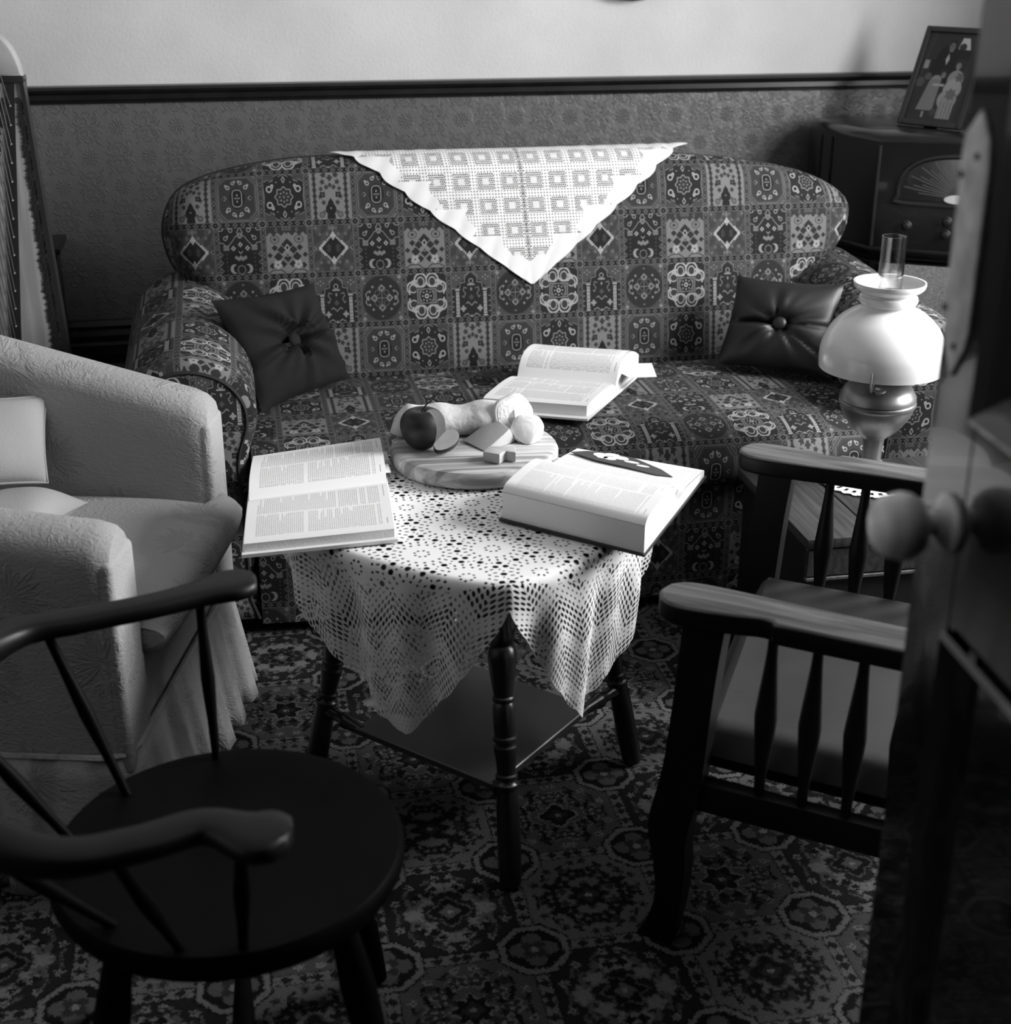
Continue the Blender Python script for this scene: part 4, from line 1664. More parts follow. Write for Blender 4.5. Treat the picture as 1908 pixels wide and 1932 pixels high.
# bread
M_crust = mat('bread_crust', .58, .7, noise=.28, nscale=26, bump=.5, bscale=70)
M_crumb = mat('bread_crumb', .86, .9, noise=.05, nscale=60, bump=.5, bscale=160)
br = thing('bread', 'piece of crusty white baguette cut at one end, lying across the back of the board', 'bread', (.40, 2.61, BZ))
A, B = Vector((.268, 2.590, BZ)), Vector((.505, 2.585, BZ))
V, F = [], []
NB, NC = 26, 24
for i in range(NB + 1):
    f = i / NB
    p = A.lerp(B, f)
    k = min(1, (f / .16)) ** .5 if f < .16 else 1
    k = max(k, .05)
    lump = 1 + .05 * math.sin(f * 19) + .04 * math.sin(f * 7 + 1)
    for j in range(NC):
        a = 2 * PI * j / NC
        w, h = .037 * k * lump, .034 * k * lump
        y = w * math.cos(a)
        z = h * math.sin(a)
        z = max(z, -h * .78)
        V.append((p.x, p.y + y, BZ + h * .78 + z + (1 - k) * .008))
for i in range(NB):
    for j in range(NC):
        F.append((i * NC + j, i * NC + (j + 1) % NC, (i + 1) * NC + (j + 1) % NC, (i + 1) * NC + j))
F.append(tuple(range(NC)))
mesh('crust', (V, F, None), M_crust, br, smooth=60)
end = V[NB * NC:]
mesh('cut_face', ([(x + .0004, y, z) for x, y, z in end], [tuple(range(NC))], None), M_crumb, br, smooth=0)
# slice of bread leaning at the cut end
bs = thing('bread_slice', 'round white slice of bread leaning against the cut end of the baguette', 'bread', (.53, 2.56, BZ))
M = Matrix.Translation((.503, 2.560, BZ + .038)) @ Matrix.Rotation(R(-78), 4, 'Z') @ Matrix.Rotation(R(-14), 4, 'Y') @ Matrix.Rotation(R(90), 4, 'Y')
rr = [(.036 + .0015 * math.sin(5 * a) + .001 * math.sin(3 * a + 1)) for a in [2 * PI * k / 30 for k in range(30)]]
pol = [(rr[k] * math.cos(2 * PI * k / 30), rr[k] * math.sin(2 * PI * k / 30)) for k in range(30)]
mesh('crumb', xf(prism(pol, -.007, .007, .003), M), M_crumb, bs, smooth=50)
mesh('crust', xf(tube([(x * 1.01, y * 1.01, 0) for x, y in pol + pol[:1]], .0062, 8, flat=1), M), mat('pale_crust', .66, .8, noise=.1, nscale=40), bs, smooth=60)


def hull(points, m, name, label, cat, bev=.002):
    bm = bmesh.new()
    for p in points:
        bm.verts.new(p)
    r = bmesh.ops.convex_hull(bm, input=bm.verts[:])
    bmesh.ops.delete(bm, geom=[g for g in r['geom_interior'] if isinstance(g, bmesh.types.BMVert)], context='VERTS')
    bmesh.ops.dissolve_limit(bm, angle_limit=R(4), verts=bm.verts[:], edges=bm.edges[:])
    bmesh.ops.bevel(bm, geom=bm.edges[:], offset=bev, segments=2, affect='EDGES', profile=.5)
    return mesh(name, from_bm(bm), m, None, label, cat, smooth=45)


M_cheese = mat('pale_hard_cheese', .44, .5, noise=.03, nscale=30, bump=.06, bscale=200)
M_brie = mat('white_soft_cheese', .84, .6, noise=.04, nscale=30, bump=.35, bscale=60)
hull([(.400, 2.530, BZ + .004), (.431, 2.470, BZ + .001), (.487, 2.505, BZ + .030), (.467, 2.561, BZ + .0364),
      (.500, 2.515, BZ), (.490, 2.565, BZ), (.412, 2.540, BZ), (.445, 2.475, BZ)], M_cheese, 'cheese_wedge', 'grey-toned triangular wedge of hard cheese in the middle of the board', 'cheese', .0014)
hull([(.486, 2.520, BZ + .018), (.512, 2.492, BZ), (.528, 2.490, BZ), (.548, 2.500, BZ + .006), (.556, 2.510, BZ + .034), (.545, 2.530, BZ + .046), (.512, 2.535, BZ + .047), (.498, 2.530, BZ + .040),
      (.505, 2.560, BZ), (.560, 2.550, BZ), (.552, 2.555, BZ + .036), (.515, 2.558, BZ + .04), (.500, 2.510, BZ + .004)], M_brie, 'soft_cheese', 'white chunk of soft cheese with a wrinkled rind at the right of the wedge', 'cheese', .005)
cz = [(.420, 2.418), (.447, 2.398), (.455, 2.408), (.462, 2.414), (.468, 2.408), (.478, 2.404), (.484, 2.436), (.436, 2.446)]
mesh('cheese_cube', prism(cz, BZ, BZ + .020, .002), M_cheese, None, 'small bitten cube of pale cheese at the front of the board', 'cheese', smooth=40)

# ------------------------------------------------------------------ chest, doily, oil lamp
M_plank = wood('old_stained_planks', 0.030, 0.058, .42, (0, 0, R(90)), (4, 90, 60), bump=.2)
M_plank_e = mat('light_worn_edge', .10, .6, noise=.4, nscale=60)
CHZ = .365
chest = thing('chest', 'low dark plank-topped wooden chest between the sofa and the spindle chair', 'chest', (1.42, 2.68, 0))
cx0, cx1, cy0, cy1 = 1.085, 1.80, 2.445, 2.862
mesh('body', box(cx0 + .012, cx1 - .012, cy0 + .012, cy1 - .012, .03, CHZ - .024, .003, 1), mat('chest_side', .012, .45, noise=.35, nscale=14, bump=.2, bscale=40), chest, smooth=0)
for a, b in ((cx0, 1.232), (1.236, 1.40), (1.404, 1.60), (1.604, cx1)):
    mesh('plank', box(a, b, cy0, cy1, CHZ - .022, CHZ, .0025, 2), M_plank, chest, smooth=30)
mesh('front_rail', box(cx0 + .004, cx1 - .004, cy0 + .004, cy0 + .016, CHZ - .085, CHZ - .024, .002, 1), M_plank, chest, smooth=0)
mesh('front_batten', box(cx0 + .004, cx1 - .004, cy0 + .001, cy0 + .014, CHZ - .094, CHZ - .087, .001, 1), M_plank_e, chest, smooth=0)
mesh('plinth', box(cx0 - .004, cx1 + .004, cy0 - .004, cy1 + .004, 0, .05, .004, 1), mat('chest_side', .012, .45), chest, smooth=0)

LX, LY = 1.345, 2.735
dl = thing('doily', 'round white crocheted doily under the oil lamp on the chest', 'doily', (LX, LY, CHZ))
N0 = 120
V, F = [], []
ringsr = [.002, .05, .078, .083, .098, .103, .112]
for j, r in enumerate(ringsr):
    for k in range(N0):
        a = 2 * PI * k / N0
        q = r + (.003 * math.sin(a * 30) if j >= 5 else 0)
        V.append((LX + q * math.cos(a), LY + q * math.sin(a), CHZ + .0015 + (.002 * abs(math.sin(a * 15)) if j == 6 else 0)))
for j in range(len(ringsr) - 1):
    for k in range(N0):
        if j in (2, 4) or (j == 3 and k % 4 in (0, 1)) or j < 2 or (j == 5):
            F.append((j * N0 + k, j * N0 + (k + 1) % N0, (j + 1) * N0 + (k + 1) % N0, (j + 1) * N0 + k))
o = mesh('lace', (V, F, None), mat('white_cotton', .74, .9, bump=.5, bscale=300), dl, smooth=0)
sm = o.modifiers.new('thick', 'SOLIDIFY')
sm.thickness = .0014

lamp = thing('oil_lamp', 'tall oil lamp with white opal shade, glass chimney and dull brass font on the chest', 'lamp', (LX, LY, CHZ + .003))
Lc = (LX, LY)
z0_ = CHZ + .003
mesh('foot', lathe([(.001, z0_), (.066, z0_), (.068, z0_ + .006), (.062, z0_ + .012), (.048, z0_ + .020), (.032, z0_ + .030), (.024, z0_ + .040), (.0245, z0_ + .044), (.020, z0_ + .048),
                    (.021, z0_ + .075), (.024, z0_ + .098), (.029, z0_ + .102), (.033, z0_ + .108), (.030, z0_ + .112)], Lc, 48), M_brass, lamp)
mesh('font', lathe(spline([(.028, .472), (.038, .478), (.048, .488), (.062, .505), (.074, .525), (.0795, .542)], 4)[:-1] + [(.0795, .542), (.0825, .545), (.0825, .551), (.079, .554), (.0815, .556), (.081, .562)] +
                   spline([(.079, .568), (.072, .580), (.061, .590), (.052, .596), (.043, .600), (.037, .606), (.034, .612)], 4), Lc, 56, cap=False), M_brass, lamp, smooth=30)
mesh('burner', lathe([(.034, .610), (.036, .612), (.036, .616), (.032, .619), (.030, .626), (.033, .628), (.033, .634), (.029, .638), (.027, .66), (.022, .68), (.012, .682)], Lc, 40), M_brass, lamp, smooth=30)
fc = Vector((LX - .028, LY - .056, .589))
mesh('filler_cap', xf(lathe([(.007, -.004), (.007, .004), (.015, .005), (.015, .010), (.012, .012), (.001, .0125)], (0, 0), 20), Matrix.Translation(fc) @ Matrix.Rotation(R(18), 4, 'X')), mat('bright_brass', .5, .3, metal=.8), lamp)
wk = [(LX - .075, LY - .114, .650), (LX - .075, LY - .115, .634), (LX - .074, LY - .112, .621), (LX - .066, LY - .098, .612), (LX - .056, LY - .080, .598), (LX - .048, LY - .068, .596), (LX - .040, LY - .056, .608), (LX - .030, LY - .040, .614)]
mesh('shade_hook', tube(wk, .0022, 6), mat('bright_wire', .55, .4, metal=.7), lamp)
# gallery ring holding the shade
gr_ = [tube([(LX + .115 * math.cos(a), LY + .115 * math.sin(a), .642), (LX + .03 * math.cos(a), LY + .03 * math.sin(a), .632)], .002, 6) for a in (.4, 1.97, 3.54, 5.11)]
mesh('shade_holder', join(*gr_, tube([(LX + .115 * math.cos(2 * PI * k / 40), LY + .115 * math.sin(2 * PI * k / 40), .643) for k in range(41)], .003, 6)), M_brass, lamp)
shp = spline([(.1325, .626), (.1335, .650), (.131, .675), (.121, .702), (.103, .727), (.080, .746), (.060, .757), (.0545, .761)], 5)[:-1] + \
      [(.0545, .763), (.0545, .766), (.0600, .769), (.0620, .775), (.0600, .782), (.0550, .785), (.0545, .788), (.058, .791), (.068, .796), (.0735, .802), (.0755, .808), (.0755, .813)]
inn = [(r - .004, z + (.001 if z < .63 else -.0005)) for r, z in shp]
mesh('shade', lathe(shp + inn[::-1] + [shp[0]], Lc, 72, cap=False), M_opal, lamp, smooth=35)
mgl = thin_glass('clear_chimney_glass', .6)
chp = [(.026, .66), (.028, .68), (.029, .72), (.0265, .76), (.0258, .80), (.0256, .905), (.0260, .9085), (.0247, .9085), (.0243, .905), (.0245, .80), (.0252, .76), (.0277, .72), (.0267, .68), (.0248, .66), (.026, .66)]
mesh('chimney', lathe(chp, Lc, 48, cap=False), mgl, lamp, smooth=60)

# ------------------------------------------------------------------ radio cabinet in the corner
RO = Vector((1.815, 3.841, 0))
RA = Vector((.866, -.5, 0))
RN = Vector((-.5, -.866, 0))
M_rad = mat('dark_polished_cabinet', .006, .28, noise=.35, nscale=10, coat=.3)
M_rad2 = mat('cabinet_edge', .013, .4, noise=.3, nscale=20)
radio = thing('radio_cabinet', 'tall dark polished wooden radio cabinet with rounded top in the right corner', 'radio', (2.1, 4.0, 0))
RM = Matrix((RA, -RN, Vector((0, 0, 1)))).transposed().to_4x4()
RM.translation = RO


def rp(a, n, z):
    p = RO + RA * a + RN * n
    return (p.x, p.y, z)


plan = [(1.765, 4.23), (1.735, 4.14), (1.745, 4.05), (1.815, 3.841), (rp(.50, 0, 0)[0], rp(.50, 0, 0)[1]), (2.42, 3.80), (2.45, 4.23)]
plan = [plan[0], (1.742, 4.18), (1.737, 4.12), (1.745, 4.06), plan[3], plan[4], plan[5], plan[6]]
mesh('cabinet_body', prism(plan, .60, .965, .028, 4), M_rad, radio, smooth=40)
mesh('cabinet_base', prism(inset(plan, .012), .0, .60, .004, 1), M_rad, radio, smooth=30)
mesh('ledge', prism(inset(plan, -.006), .628, .642, .004, 2), M_rad2, radio, smooth=40)
for a, w in ((.0, .012),):
    mesh('corner_moulding', tube([rp(a, .001, z) for z in (.645, .70, .80, .90, .93)], .006, 8), M_rad2, radio)
mesh('side_moulding', join(*[tube([(x, y, z) for z in (.645, .8, .93)], .004, 6) for x, y in ((1.741, 4.085), (1.752, 4.035))]), M_rad2, radio)
mesh('speaker_cloth', xf(box(.03, .47, -.004, .0, .36, .595), Matrix.Translation(RN * -.008) @ RM), mat('woven_speaker_cloth', .28, .9, noise=.5, nscale=260, bump=.5, bscale=300), radio, smooth=0)
dial_o = [(.062, .792), (.064, .83), (.085, .868), (.125, .893), (.18, .905), (.25, .908), (.32, .905), (.375, .893), (.415, .868), (.436, .83), (.438, .792), (.42, .772), (.08, .772)]
dial_s = spline(dial_o, 3, closed=True)
n = len(dial_s)
V = []
for ins, nn in ((-.008, .0), (-.006, .008), (.0, .010), (.006, .004), (.007, .002)):
    V += [rp(a, nn, z) for a, z in inset(dial_s, ins)]
F = [(j * n + i, j * n + (i + 1) % n, (j + 1) * n + (i + 1) % n, (j + 1) * n + i) for j in range(4) for i in range(n)]
db = mesh('dial_bezel', (V, F, None), M_rad2, radio, smooth=50)
mesh('dial_glass', ([rp(a, .0025, z) for a, z in inset(dial_s, .006)], [tuple(range(n))], None), mat('dark_dial', .012, .15, coat=.5), db, smooth=0)
rays = []
for k in range(34):
    an = R(8 + 164 * k / 33)
    r0, r1 = .035 + .006 * (k % 2), .075 + .018 * (k % 3) + .02 * abs(math.cos(an))
    c0, c1 = math.cos(an), math.sin(an)
    w = .0011
    pts = [(-w * c1 + c0 * r0, w * c0 + c1 * r0), (w * c1 + c0 * r0, -w * c0 + c1 * r0), (w * c1 + c0 * r1 * 1.25, -w * c0 + c1 * r1), (-w * c1 + c0 * r1 * 1.25, w * c0 + c1 * r1)]
    b4 = [rp(.235 + a, .003, .790 + z) for a, z in pts] + [rp(.235 + a, .0036, .790 + z) for a, z in pts]
    rays.append((b4, [(4, 5, 6, 7), (0, 1, 5, 4), (1, 2, 6, 5), (2, 3, 7, 6), (3, 0, 4, 7)], None))
mesh('dial_marking', join(*rays), mat('pale_dial_print', .09, .6), db, smooth=0)
el = [(.222 + .034 * math.cos(a), .789 + .013 * math.sin(a)) for a in [2 * PI * k / 28 for k in range(28)]]
V = [rp(a, .003, z) for a, z in el] + [rp(a, .007, z) for a, z in inset(el, .002)]
mesh('dial_badge', (V, [tuple(range(28, 56))] + [(i, (i + 1) % 28, 28 + (i + 1) % 28, 28 + i) for i in range(28)], None), mat('pale_badge', .6, .4), db)
for a, z in ((.095, .709), (.205, .727), (.205, .690), (.33, .709)):
    V, F = [], []
    prf = [(.015, 0), (.015, .004), (.012, .006), (.011, .018), (.008, .020), (.001, .0205)]
    for r, h in prf:
        for k in range(18):
            q = 2 * PI * k / 18
            V.append(rp(a + r * math.cos(q), h, z + r * math.sin(q)))
    for i in range(len(prf) - 1):
        for k in range(18):
            F.append((i * 18 + k, i * 18 + (k + 1) % 18, (i + 1) * 18 + (k + 1) % 18, (i + 1) * 18 + k))
    mesh('control_knob', (V, F, None), mat('dark_bakelite', .010, .5), radio, smooth=40)

# framed portrait leaning on the cabinet
b0, b1 = Vector((1.937, 3.996, .967)), Vector((2.049, 3.822, .967))
ux = (b1 - b0).normalized()
hn = Vector((ux.y, -ux.x, 0))
hn = -hn if hn.y > 0 else hn
tilt = math.atan(.10 / .27)
uz = (Vector((0, 0, 1)) * math.cos(tilt) - hn * math.sin(tilt)).normalized()
uz = (uz + ux * .035).normalized()
nn = ux.cross(uz)
nn = -nn if nn.dot(hn) < 0 else nn
FW, FH = (b1 - b0).length, .285
fm = Matrix((ux, uz, nn)).transposed().to_4x4()
fm.translation = b0
pf = thing('photo_frame', 'framed family portrait with a narrow dark frame, leaning on top of the radio cabinet', 'picture', tuple(b0))
bw = .016
for nm, d in (('frame_side', box(0, bw, 0, FH, 0, .014, .003)), ('frame_side', box(FW - bw, FW, 0, FH, 0, .014, .003)),
              ('frame_rail', box(bw, FW - bw, 0, bw, 0, .014, .003)), ('frame_rail', box(bw, FW - bw, FH - bw, FH, 0, .014, .003))):
    mesh(nm, xf(d, fm), mat('dark_picture_frame', .022, .35), pf, smooth=40)
q = [(bw, bw), (FW - bw, bw), (FW - bw, FH - bw), (bw, FH - bw)]
M_photo = mat_img('family_portrait', family_photo() * .8, .35, spec=.5)
mesh('photograph', ([tuple(fm @ Vector((a, b, .006))) for a, b in q] + [tuple(fm @ Vector((a, b, .001))) for a, b in q], [(0, 1, 2, 3), (7, 6, 5, 4)], [(0, 0), (1, 0), (1, 1), (0, 1)] * 2), M_photo, pf, smooth=0)
mesh('easel_back', xf(box(FW * .4, FW * .6, .0, FH * .6, -.006, 0), fm), M_cover_d, pf, smooth=0)

# ------------------------------------------------------------------ spindle armchair at the right
FT = Vector((.576, 1.793, 0))      # near arm tip
FF = Vector((.898, 2.357, 0))      # far arm tip
BD_ = Vector((.804, -.595, 0)).normalized()   # towards the chair back
ch = thing('spindle_chair', 'dark oak armchair with spindles under broad flat arms and a leather seat, beside the door', 'chair', (.95, 1.9, 0))
LTV = (FF - FT)
SIDE = Vector((0, 0, 1)).cross(BD_).normalized()
AZ = .608


def cw(tip, s, w, z):
    p = tip + BD_ * s + SIDE * w
    return (p.x, p.y, z)


def arm_chair_arm(tip, mirror):
    # outline: s back from tip, w sideways; notch on the outer edge
    prof = [(-.004, 0), (.004, .026), (.022, .041), (.05, .047), (.11, .046), (.20, .040), (.36, .034), (.52, .03)]
    outp = [(.52, -.042), (.20, -.040), (.178, -.040), (.172, -.030), (.155, -.028), (.12, -.036), (.07, -.043), (.03, -.042), (.006, -.028)]
    inner = spline(prof, 4)
    outer = outp[:3] + spline(outp[3:], 4)
    poly = [(s, w * mirror) for s, w in inner + outer]
    pts = [cw(tip, s, w, 0) for s, w in poly]
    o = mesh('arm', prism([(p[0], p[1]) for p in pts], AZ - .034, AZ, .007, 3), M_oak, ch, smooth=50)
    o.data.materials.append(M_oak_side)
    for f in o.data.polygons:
        f.material_index = 0 if f.normal.z > .6 else 1  # tops keep the lighter oak; side faces get shade painted in as near-black


# SIDE points left of the direction to the back, i.e. away from the camera
sgn = 1 if SIDE.y > 0 else -1
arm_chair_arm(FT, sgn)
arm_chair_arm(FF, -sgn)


def sq_post(path, wd, dp, name, m, par):
    """square-section post along path points (s,z); wd per point"""
    V, F = [], []
    for (tip, s, z), w in zip(path, wd):
        for a, b in ((-1, -1), (1, -1), (1, 1), (-1, 1)):
            V.append(cw(tip, s + a * w / 2, b * dp / 2, z))
    for j in range(len(path) - 1):
        for k in range(4):
            F.append((j * 4 + k, j * 4 + (k + 1) % 4, (j + 1) * 4 + (k + 1) % 4, (j + 1) * 4 + k))
    F += [(3, 2, 1, 0), tuple((len(path) - 1) * 4 + k for k in range(4))]
    mesh(name, (V, F, None), m, par, smooth=50)


for tip in (FT, FF):
    raw = [(.020, 0.0, .060), (.030, .03, .050), (.040, .08, .044), (.040, .14, .050), (.034, .19, .060), (.036, .23, .066), (.046, .28, .066), (.054, .34, .062), (.060, .42, .060), (.066, .50, .060), (.072, .568, .062)]
    sp = spline(raw, 4)
    sq_post([(tip, s, z) for s, z, w in sp], [w for s, z, w in sp], .042, 'front_leg', M_oak_side, ch)
    raw = [(.60, 0, .04), (.56, .15, .045), (.535, .35, .045), (.53, .56, .045), (.57, .80, .04), (.62, 1.10, .035)]
    sp = spline(raw, 3)
    sq_post([(tip, s, z) for s, z, w in sp], [w for s, z, w in sp], .036, 'back_post', M_oak_side, ch)
    for s in (.170, .235, .300, .365, .430):
        pf_ = spline([(0, .008), (.15, .009), (.45, .0165), (.55, .0165), (.85, .009), (1, .008)], 3)
        A = Vector(cw(tip, s - .004, 0, .300))
        B = Vector(cw(tip, s, 0, AZ - .030))
        mesh('spindle', tube([A.lerp(B, f) for f, r in pf_], [r for f, r in pf_], 10), M_oak_side, ch)
    M = Matrix((BD_, SIDE, Vector((0, 0, 1)))).transposed().to_4x4()
    M.translation = Vector((tip.x, tip.y, 0))
    mesh('side_rail', xf(box(.07, .53, -.014, .014, .255, .305, .003), M), M_oak_side, ch, smooth=40)
LV = LTV.normalized()
LL = LTV.length


def bar(a, b, w, h, name, m=M_oak_side, bev=.003):
    A, B = Vector(a), Vector(b)
    D = (B - A)
    M = Matrix.Translation(A) @ D.to_track_quat('X', 'Z').to_matrix().to_4x4()
    return mesh(name, xf(box(0, D.length, -w / 2, w / 2, -h / 2, h / 2, bev), M), m, ch, smooth=40)


bar(cw(FT, .055, 0, .30), cw(FF, .055, 0, .30), .022, .06, 'front_rail')
bar(cw(FT, .54, 0, .30), cw(FF, .54, 0, .30), .022, .06, 'back_rail')
bar(cw(FT, .61, 0, 1.07), cw(FF, .61, 0, 1.07), .022, .07, 'top_rail')
bar(cw(FT, .555, 0, .62), cw(FF, .555, 0, .62), .02, .04, 'cross_rail')
for k in range(1, 7):
    a = Vector(cw(FT, .558, 0, .63)) + LTV * k / 7
    b = Vector(cw(FT, .608, 0, 1.04)) + LTV * k / 7
    mesh('back_spindle', tube([a, a.lerp(b, .3), a.lerp(b, .5), a.lerp(b, .7), b], [.007, .010, .014, .010, .007], 8), M_oak_side, ch)
sc = [Vector(cw(FT, .06, sgn * .022, 0)), Vector(cw(FF, .055, -sgn * .022, 0)), Vector(cw(FF, .53, -sgn * .022, 0)), Vector(cw(FT, .53, sgn * .022, 0))]


def seat_fn(u, v):
    p = bil(sc[0], sc[1], sc[2], sc[3], u, v)
    a, b = u * 2 - 1, v * 2 - 1
    e = min(1, (1 - abs(a)) / .08) ** .5 * min(1, (1 - abs(b)) / .10) ** .5 if abs(a) < 1 and abs(b) < 1 else 0
    return (p.x, p.y, .335 + .043 * e + .010 * (1 - a * a) * (1 - b * b))


mesh('seat_cushion', grid(seat_fn, 40, 40), M_leather, ch, label='dull leather seat cushion')
mesh('seat_base', prism([(p.x, p.y) for p in (sc[0].lerp(sc[2], .01), sc[1].lerp(sc[3], .01), sc[2].lerp(sc[0], .01), sc[3].lerp(sc[1], .01))], .312, .334, .003), M_oak_side, ch, smooth=20)

# ------------------------------------------------------------------ dark bow-backed chair close to the camera
bc = thing('bow_chair', 'dark round-seated wooden armchair with a curved bow rail, blurred close to the camera', 'chair', (-.08, 1.5, 0))
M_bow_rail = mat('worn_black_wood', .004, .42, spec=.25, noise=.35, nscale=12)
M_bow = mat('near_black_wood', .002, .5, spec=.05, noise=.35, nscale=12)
SCX, SCY = -.062, 1.535
ss = []
for k in range(64):
    a = 2 * PI * k / 64
    r = .205 + .012 * math.cos(2 * a)
    ss.append((SCX + r * math.cos(a) * 1.02, SCY + r * math.sin(a) * 1.16))
V, F = [], []
levels = [(.86, .392), (.97, .396), (1.0, .410), (1.0, .424), (.975, .432), (.90, .431), (.7, .424), (.45, .419), (.2, .418), (.02, .418)]
for f, z in levels:
    for x, y in ss:
        V.append((SCX + (x - SCX) * f, SCY + (y - SCY) * f, z))
for j in range(len(levels) - 1):
    for k in range(64):
        F.append((j * 64 + k, j * 64 + (k + 1) % 64, (j + 1) * 64 + (k + 1) % 64, (j + 1) * 64 + k))
F.append(tuple(range(64))[::-1])
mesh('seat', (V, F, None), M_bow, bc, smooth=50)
hs = spline([(.010, 1.205), (-.03, 1.222), (-.075, 1.245), (-.14, 1.225), (-.22, 1.215), (-.31, 1.265), (-.365, 1.36), (-.385, 1.49), (-.365, 1.62), (-.315, 1.715), (-.24, 1.745), (-.14, 1.775), (-.06, 1.81), (-.010, 1.832)], 6)
V, F = [], []
nh = len(hs)
for i, (x, y) in enumerate(hs):
    f = i / (nh - 1)
    a = Vector((hs[min(i + 1, nh - 1)][0] - hs[max(i - 1, 0)][0], hs[min(i + 1, nh - 1)][1] - hs[max(i - 1, 0)][1], 0)).normalized()
    s = Vector((-a.y, a.x, 0))
    e = min(f, 1 - f)
    w = .024 + .016 * math.exp(-((e - .05) / .045) ** 2)
    w *= min(1, (e / .012 + .25)) ** .5
    back = math.exp(-((f - .5) / .13) ** 2)
    h = .012 + .03 * back
    zz = .655 + .03 * back
    for q in range(14):
        t = 2 * PI * q / 14
        cx_, cz_ = math.cos(t), math.sin(t)
        ex = abs(cx_) ** .6 * (1 if cx_ > 0 else -1)
        ez = abs(cz_) ** .6 * (1 if cz_ > 0 else -1)
        p = Vector((x, y, zz)) + s * w * ex + Vector((0, 0, h * ez))
        V.append(tuple(p))
for i in range(nh - 1):
    for q in range(14):
        F.append((i * 14 + q, i * 14 + (q + 1) % 14, (i + 1) * 14 + (q + 1) % 14, (i + 1) * 14 + q))
F += [tuple(range(14))[::-1], tuple((nh - 1) * 14 + q for q in range(14))]
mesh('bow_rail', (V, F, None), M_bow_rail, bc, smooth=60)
for k, f in enumerate((.09, .26, .42, .58, .74, .91)):
    x, y = hs[int(f * (nh - 1))]
    d = Vector((x - SCX, y - SCY, 0))
    ang = math.atan2(d.y, d.x)
    bx, by = SCX + .175 * math.cos(ang) * 1.02, SCY + .175 * math.sin(ang) * 1.16
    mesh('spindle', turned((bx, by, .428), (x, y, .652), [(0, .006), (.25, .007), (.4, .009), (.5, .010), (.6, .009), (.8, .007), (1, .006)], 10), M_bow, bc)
lg = []
for sx, sy in ((1, 1), (1, -1), (-1, -1), (-1, 1)):
    a = (SCX + sx * .20, SCY + sy * .215, .005)
    b = (SCX + sx * .13, SCY + sy * .145, .396)
    lg.append((Vector(a), Vector(b)))
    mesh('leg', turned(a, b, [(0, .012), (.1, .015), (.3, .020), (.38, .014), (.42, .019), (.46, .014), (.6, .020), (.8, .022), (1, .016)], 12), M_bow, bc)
for i, j in ((0, 3), (1, 2)):
    p, q = lg[i][0].lerp(lg[i][1], .38), lg[j][0].lerp(lg[j][1], .38)
    mesh('stretcher', turned(p, q, [(0, .008), (.3, .011), (.5, .015), (.7, .011), (1, .008)], 10), M_bow, bc)
p = (lg[0][0].lerp(lg[0][1], .38) + lg[3][0].lerp(lg[3][1], .38)) / 2
q = (lg[1][0].lerp(lg[1][1], .38) + lg[2][0].lerp(lg[2][1], .38)) / 2
mesh('stretcher', turned(p, q, [(0, .008), (.3, .011), (.5, .015), (.7, .011), (1, .008)], 10), M_bow, bc)

# ------------------------------------------------------------------ pale armchair on the left
C0 = Vector((-.233, 2.075, 0))
AL = Vector((.243, .970, 0)).normalized()
AD = Vector((-.970, .243, 0)).normalized()
armc = thing('armchair', 'pale brocade upholstered armchair with a pleated skirt at the left edge', 'armchair', tuple(C0 + AL * .36 + AD * .38))
WA = .72


def aw(l, d, z):
    p = C0 + AL * l + AD * d
    return (p.x, p.y, z)


AM = Matrix((AL, AD, Vector((0, 0, 1)))).transposed().to_4x4()
AM.translation = C0
# base
mesh('base', xf(box(.014, WA - .014, .004, .80, .15, .375, .02, 3), AM), M_broc, armc)


def up_arm(l0, l1, zf, name='armrest'):
    c = (l0 + l1) / 2
    w = (l1 - l0) / 2
    rows = []
    V = []
    NS = 22
    ds = [(0.0, .80), (.012, .93), (.035, 1.0), (.10, 1), (.2, 1), (.3, 1), (.4, 1), (.5, 1), (.6, 1), (.7, 1), (.8, 1)]
    for d, sc_ in ds:
        zt = zf(d)
        for k in range(NS + 1):
            t = k / NS
            if t < .3:
                l, z = -w, .17 + (zt - w - .17) * t / .3
            elif t > .7:
                l, z = w, .17 + (zt - w - .17) * (1 - t) / .3
            else:
                a = PI * (1 - (t - .3) / .4)
                l, z = w * math.cos(a) * (1.0 + .10 * math.sin(a)), zt - w + w * math.sin(a) * .95
            V.append(aw(c + l * sc_, d + (0 if sc_ == 1 else 0), z - (1 - sc_) * w * (1 if t > .3 and t < .7 else 0)))
    n = NS + 1
    F = [(j * n + i, j * n + i + 1, (j + 1) * n + i + 1, (j + 1) * n + i) for j in range(len(ds) - 1) for i in range(NS)]
    F.append(tuple(range(n)))
    return mesh(name, (V, F, None), M_broc, armc, smooth=60)


up_arm(.0, .125, lambda d: .632 + .10 * min(1, d / .7) ** 1.3)
up_arm(WA - .105, WA + .01, lambda d: .652 + .20 * min(1, max(0, d) / .75))
# front facings of the arms
for l0, l1, zt in ((.004, .121, .585), (WA - .101, WA + .006, .605)):
    mesh('arm_facing', xf(box(l0, l1, -.006, .03, .20, zt, .012, 4), AM), M_broc, armc)
# back
bkf = grid(lambda u, v: aw(.02 + u * (WA - .04), .60 + .12 * v + .03 * math.cos(PI * (u - .5)) * -1, .36 + .62 * v - .05 * abs(u * 2 - 1) ** 3 * v), 16, 16)
mesh('backrest', xf(box(.02, WA - .02, .60, .80, .36, .98, .06, 4), AM), M_broc, armc)


def cushion_seat(u, v):
    l = .128 + u * (WA - .105 - .128 - .003)
    return l, v


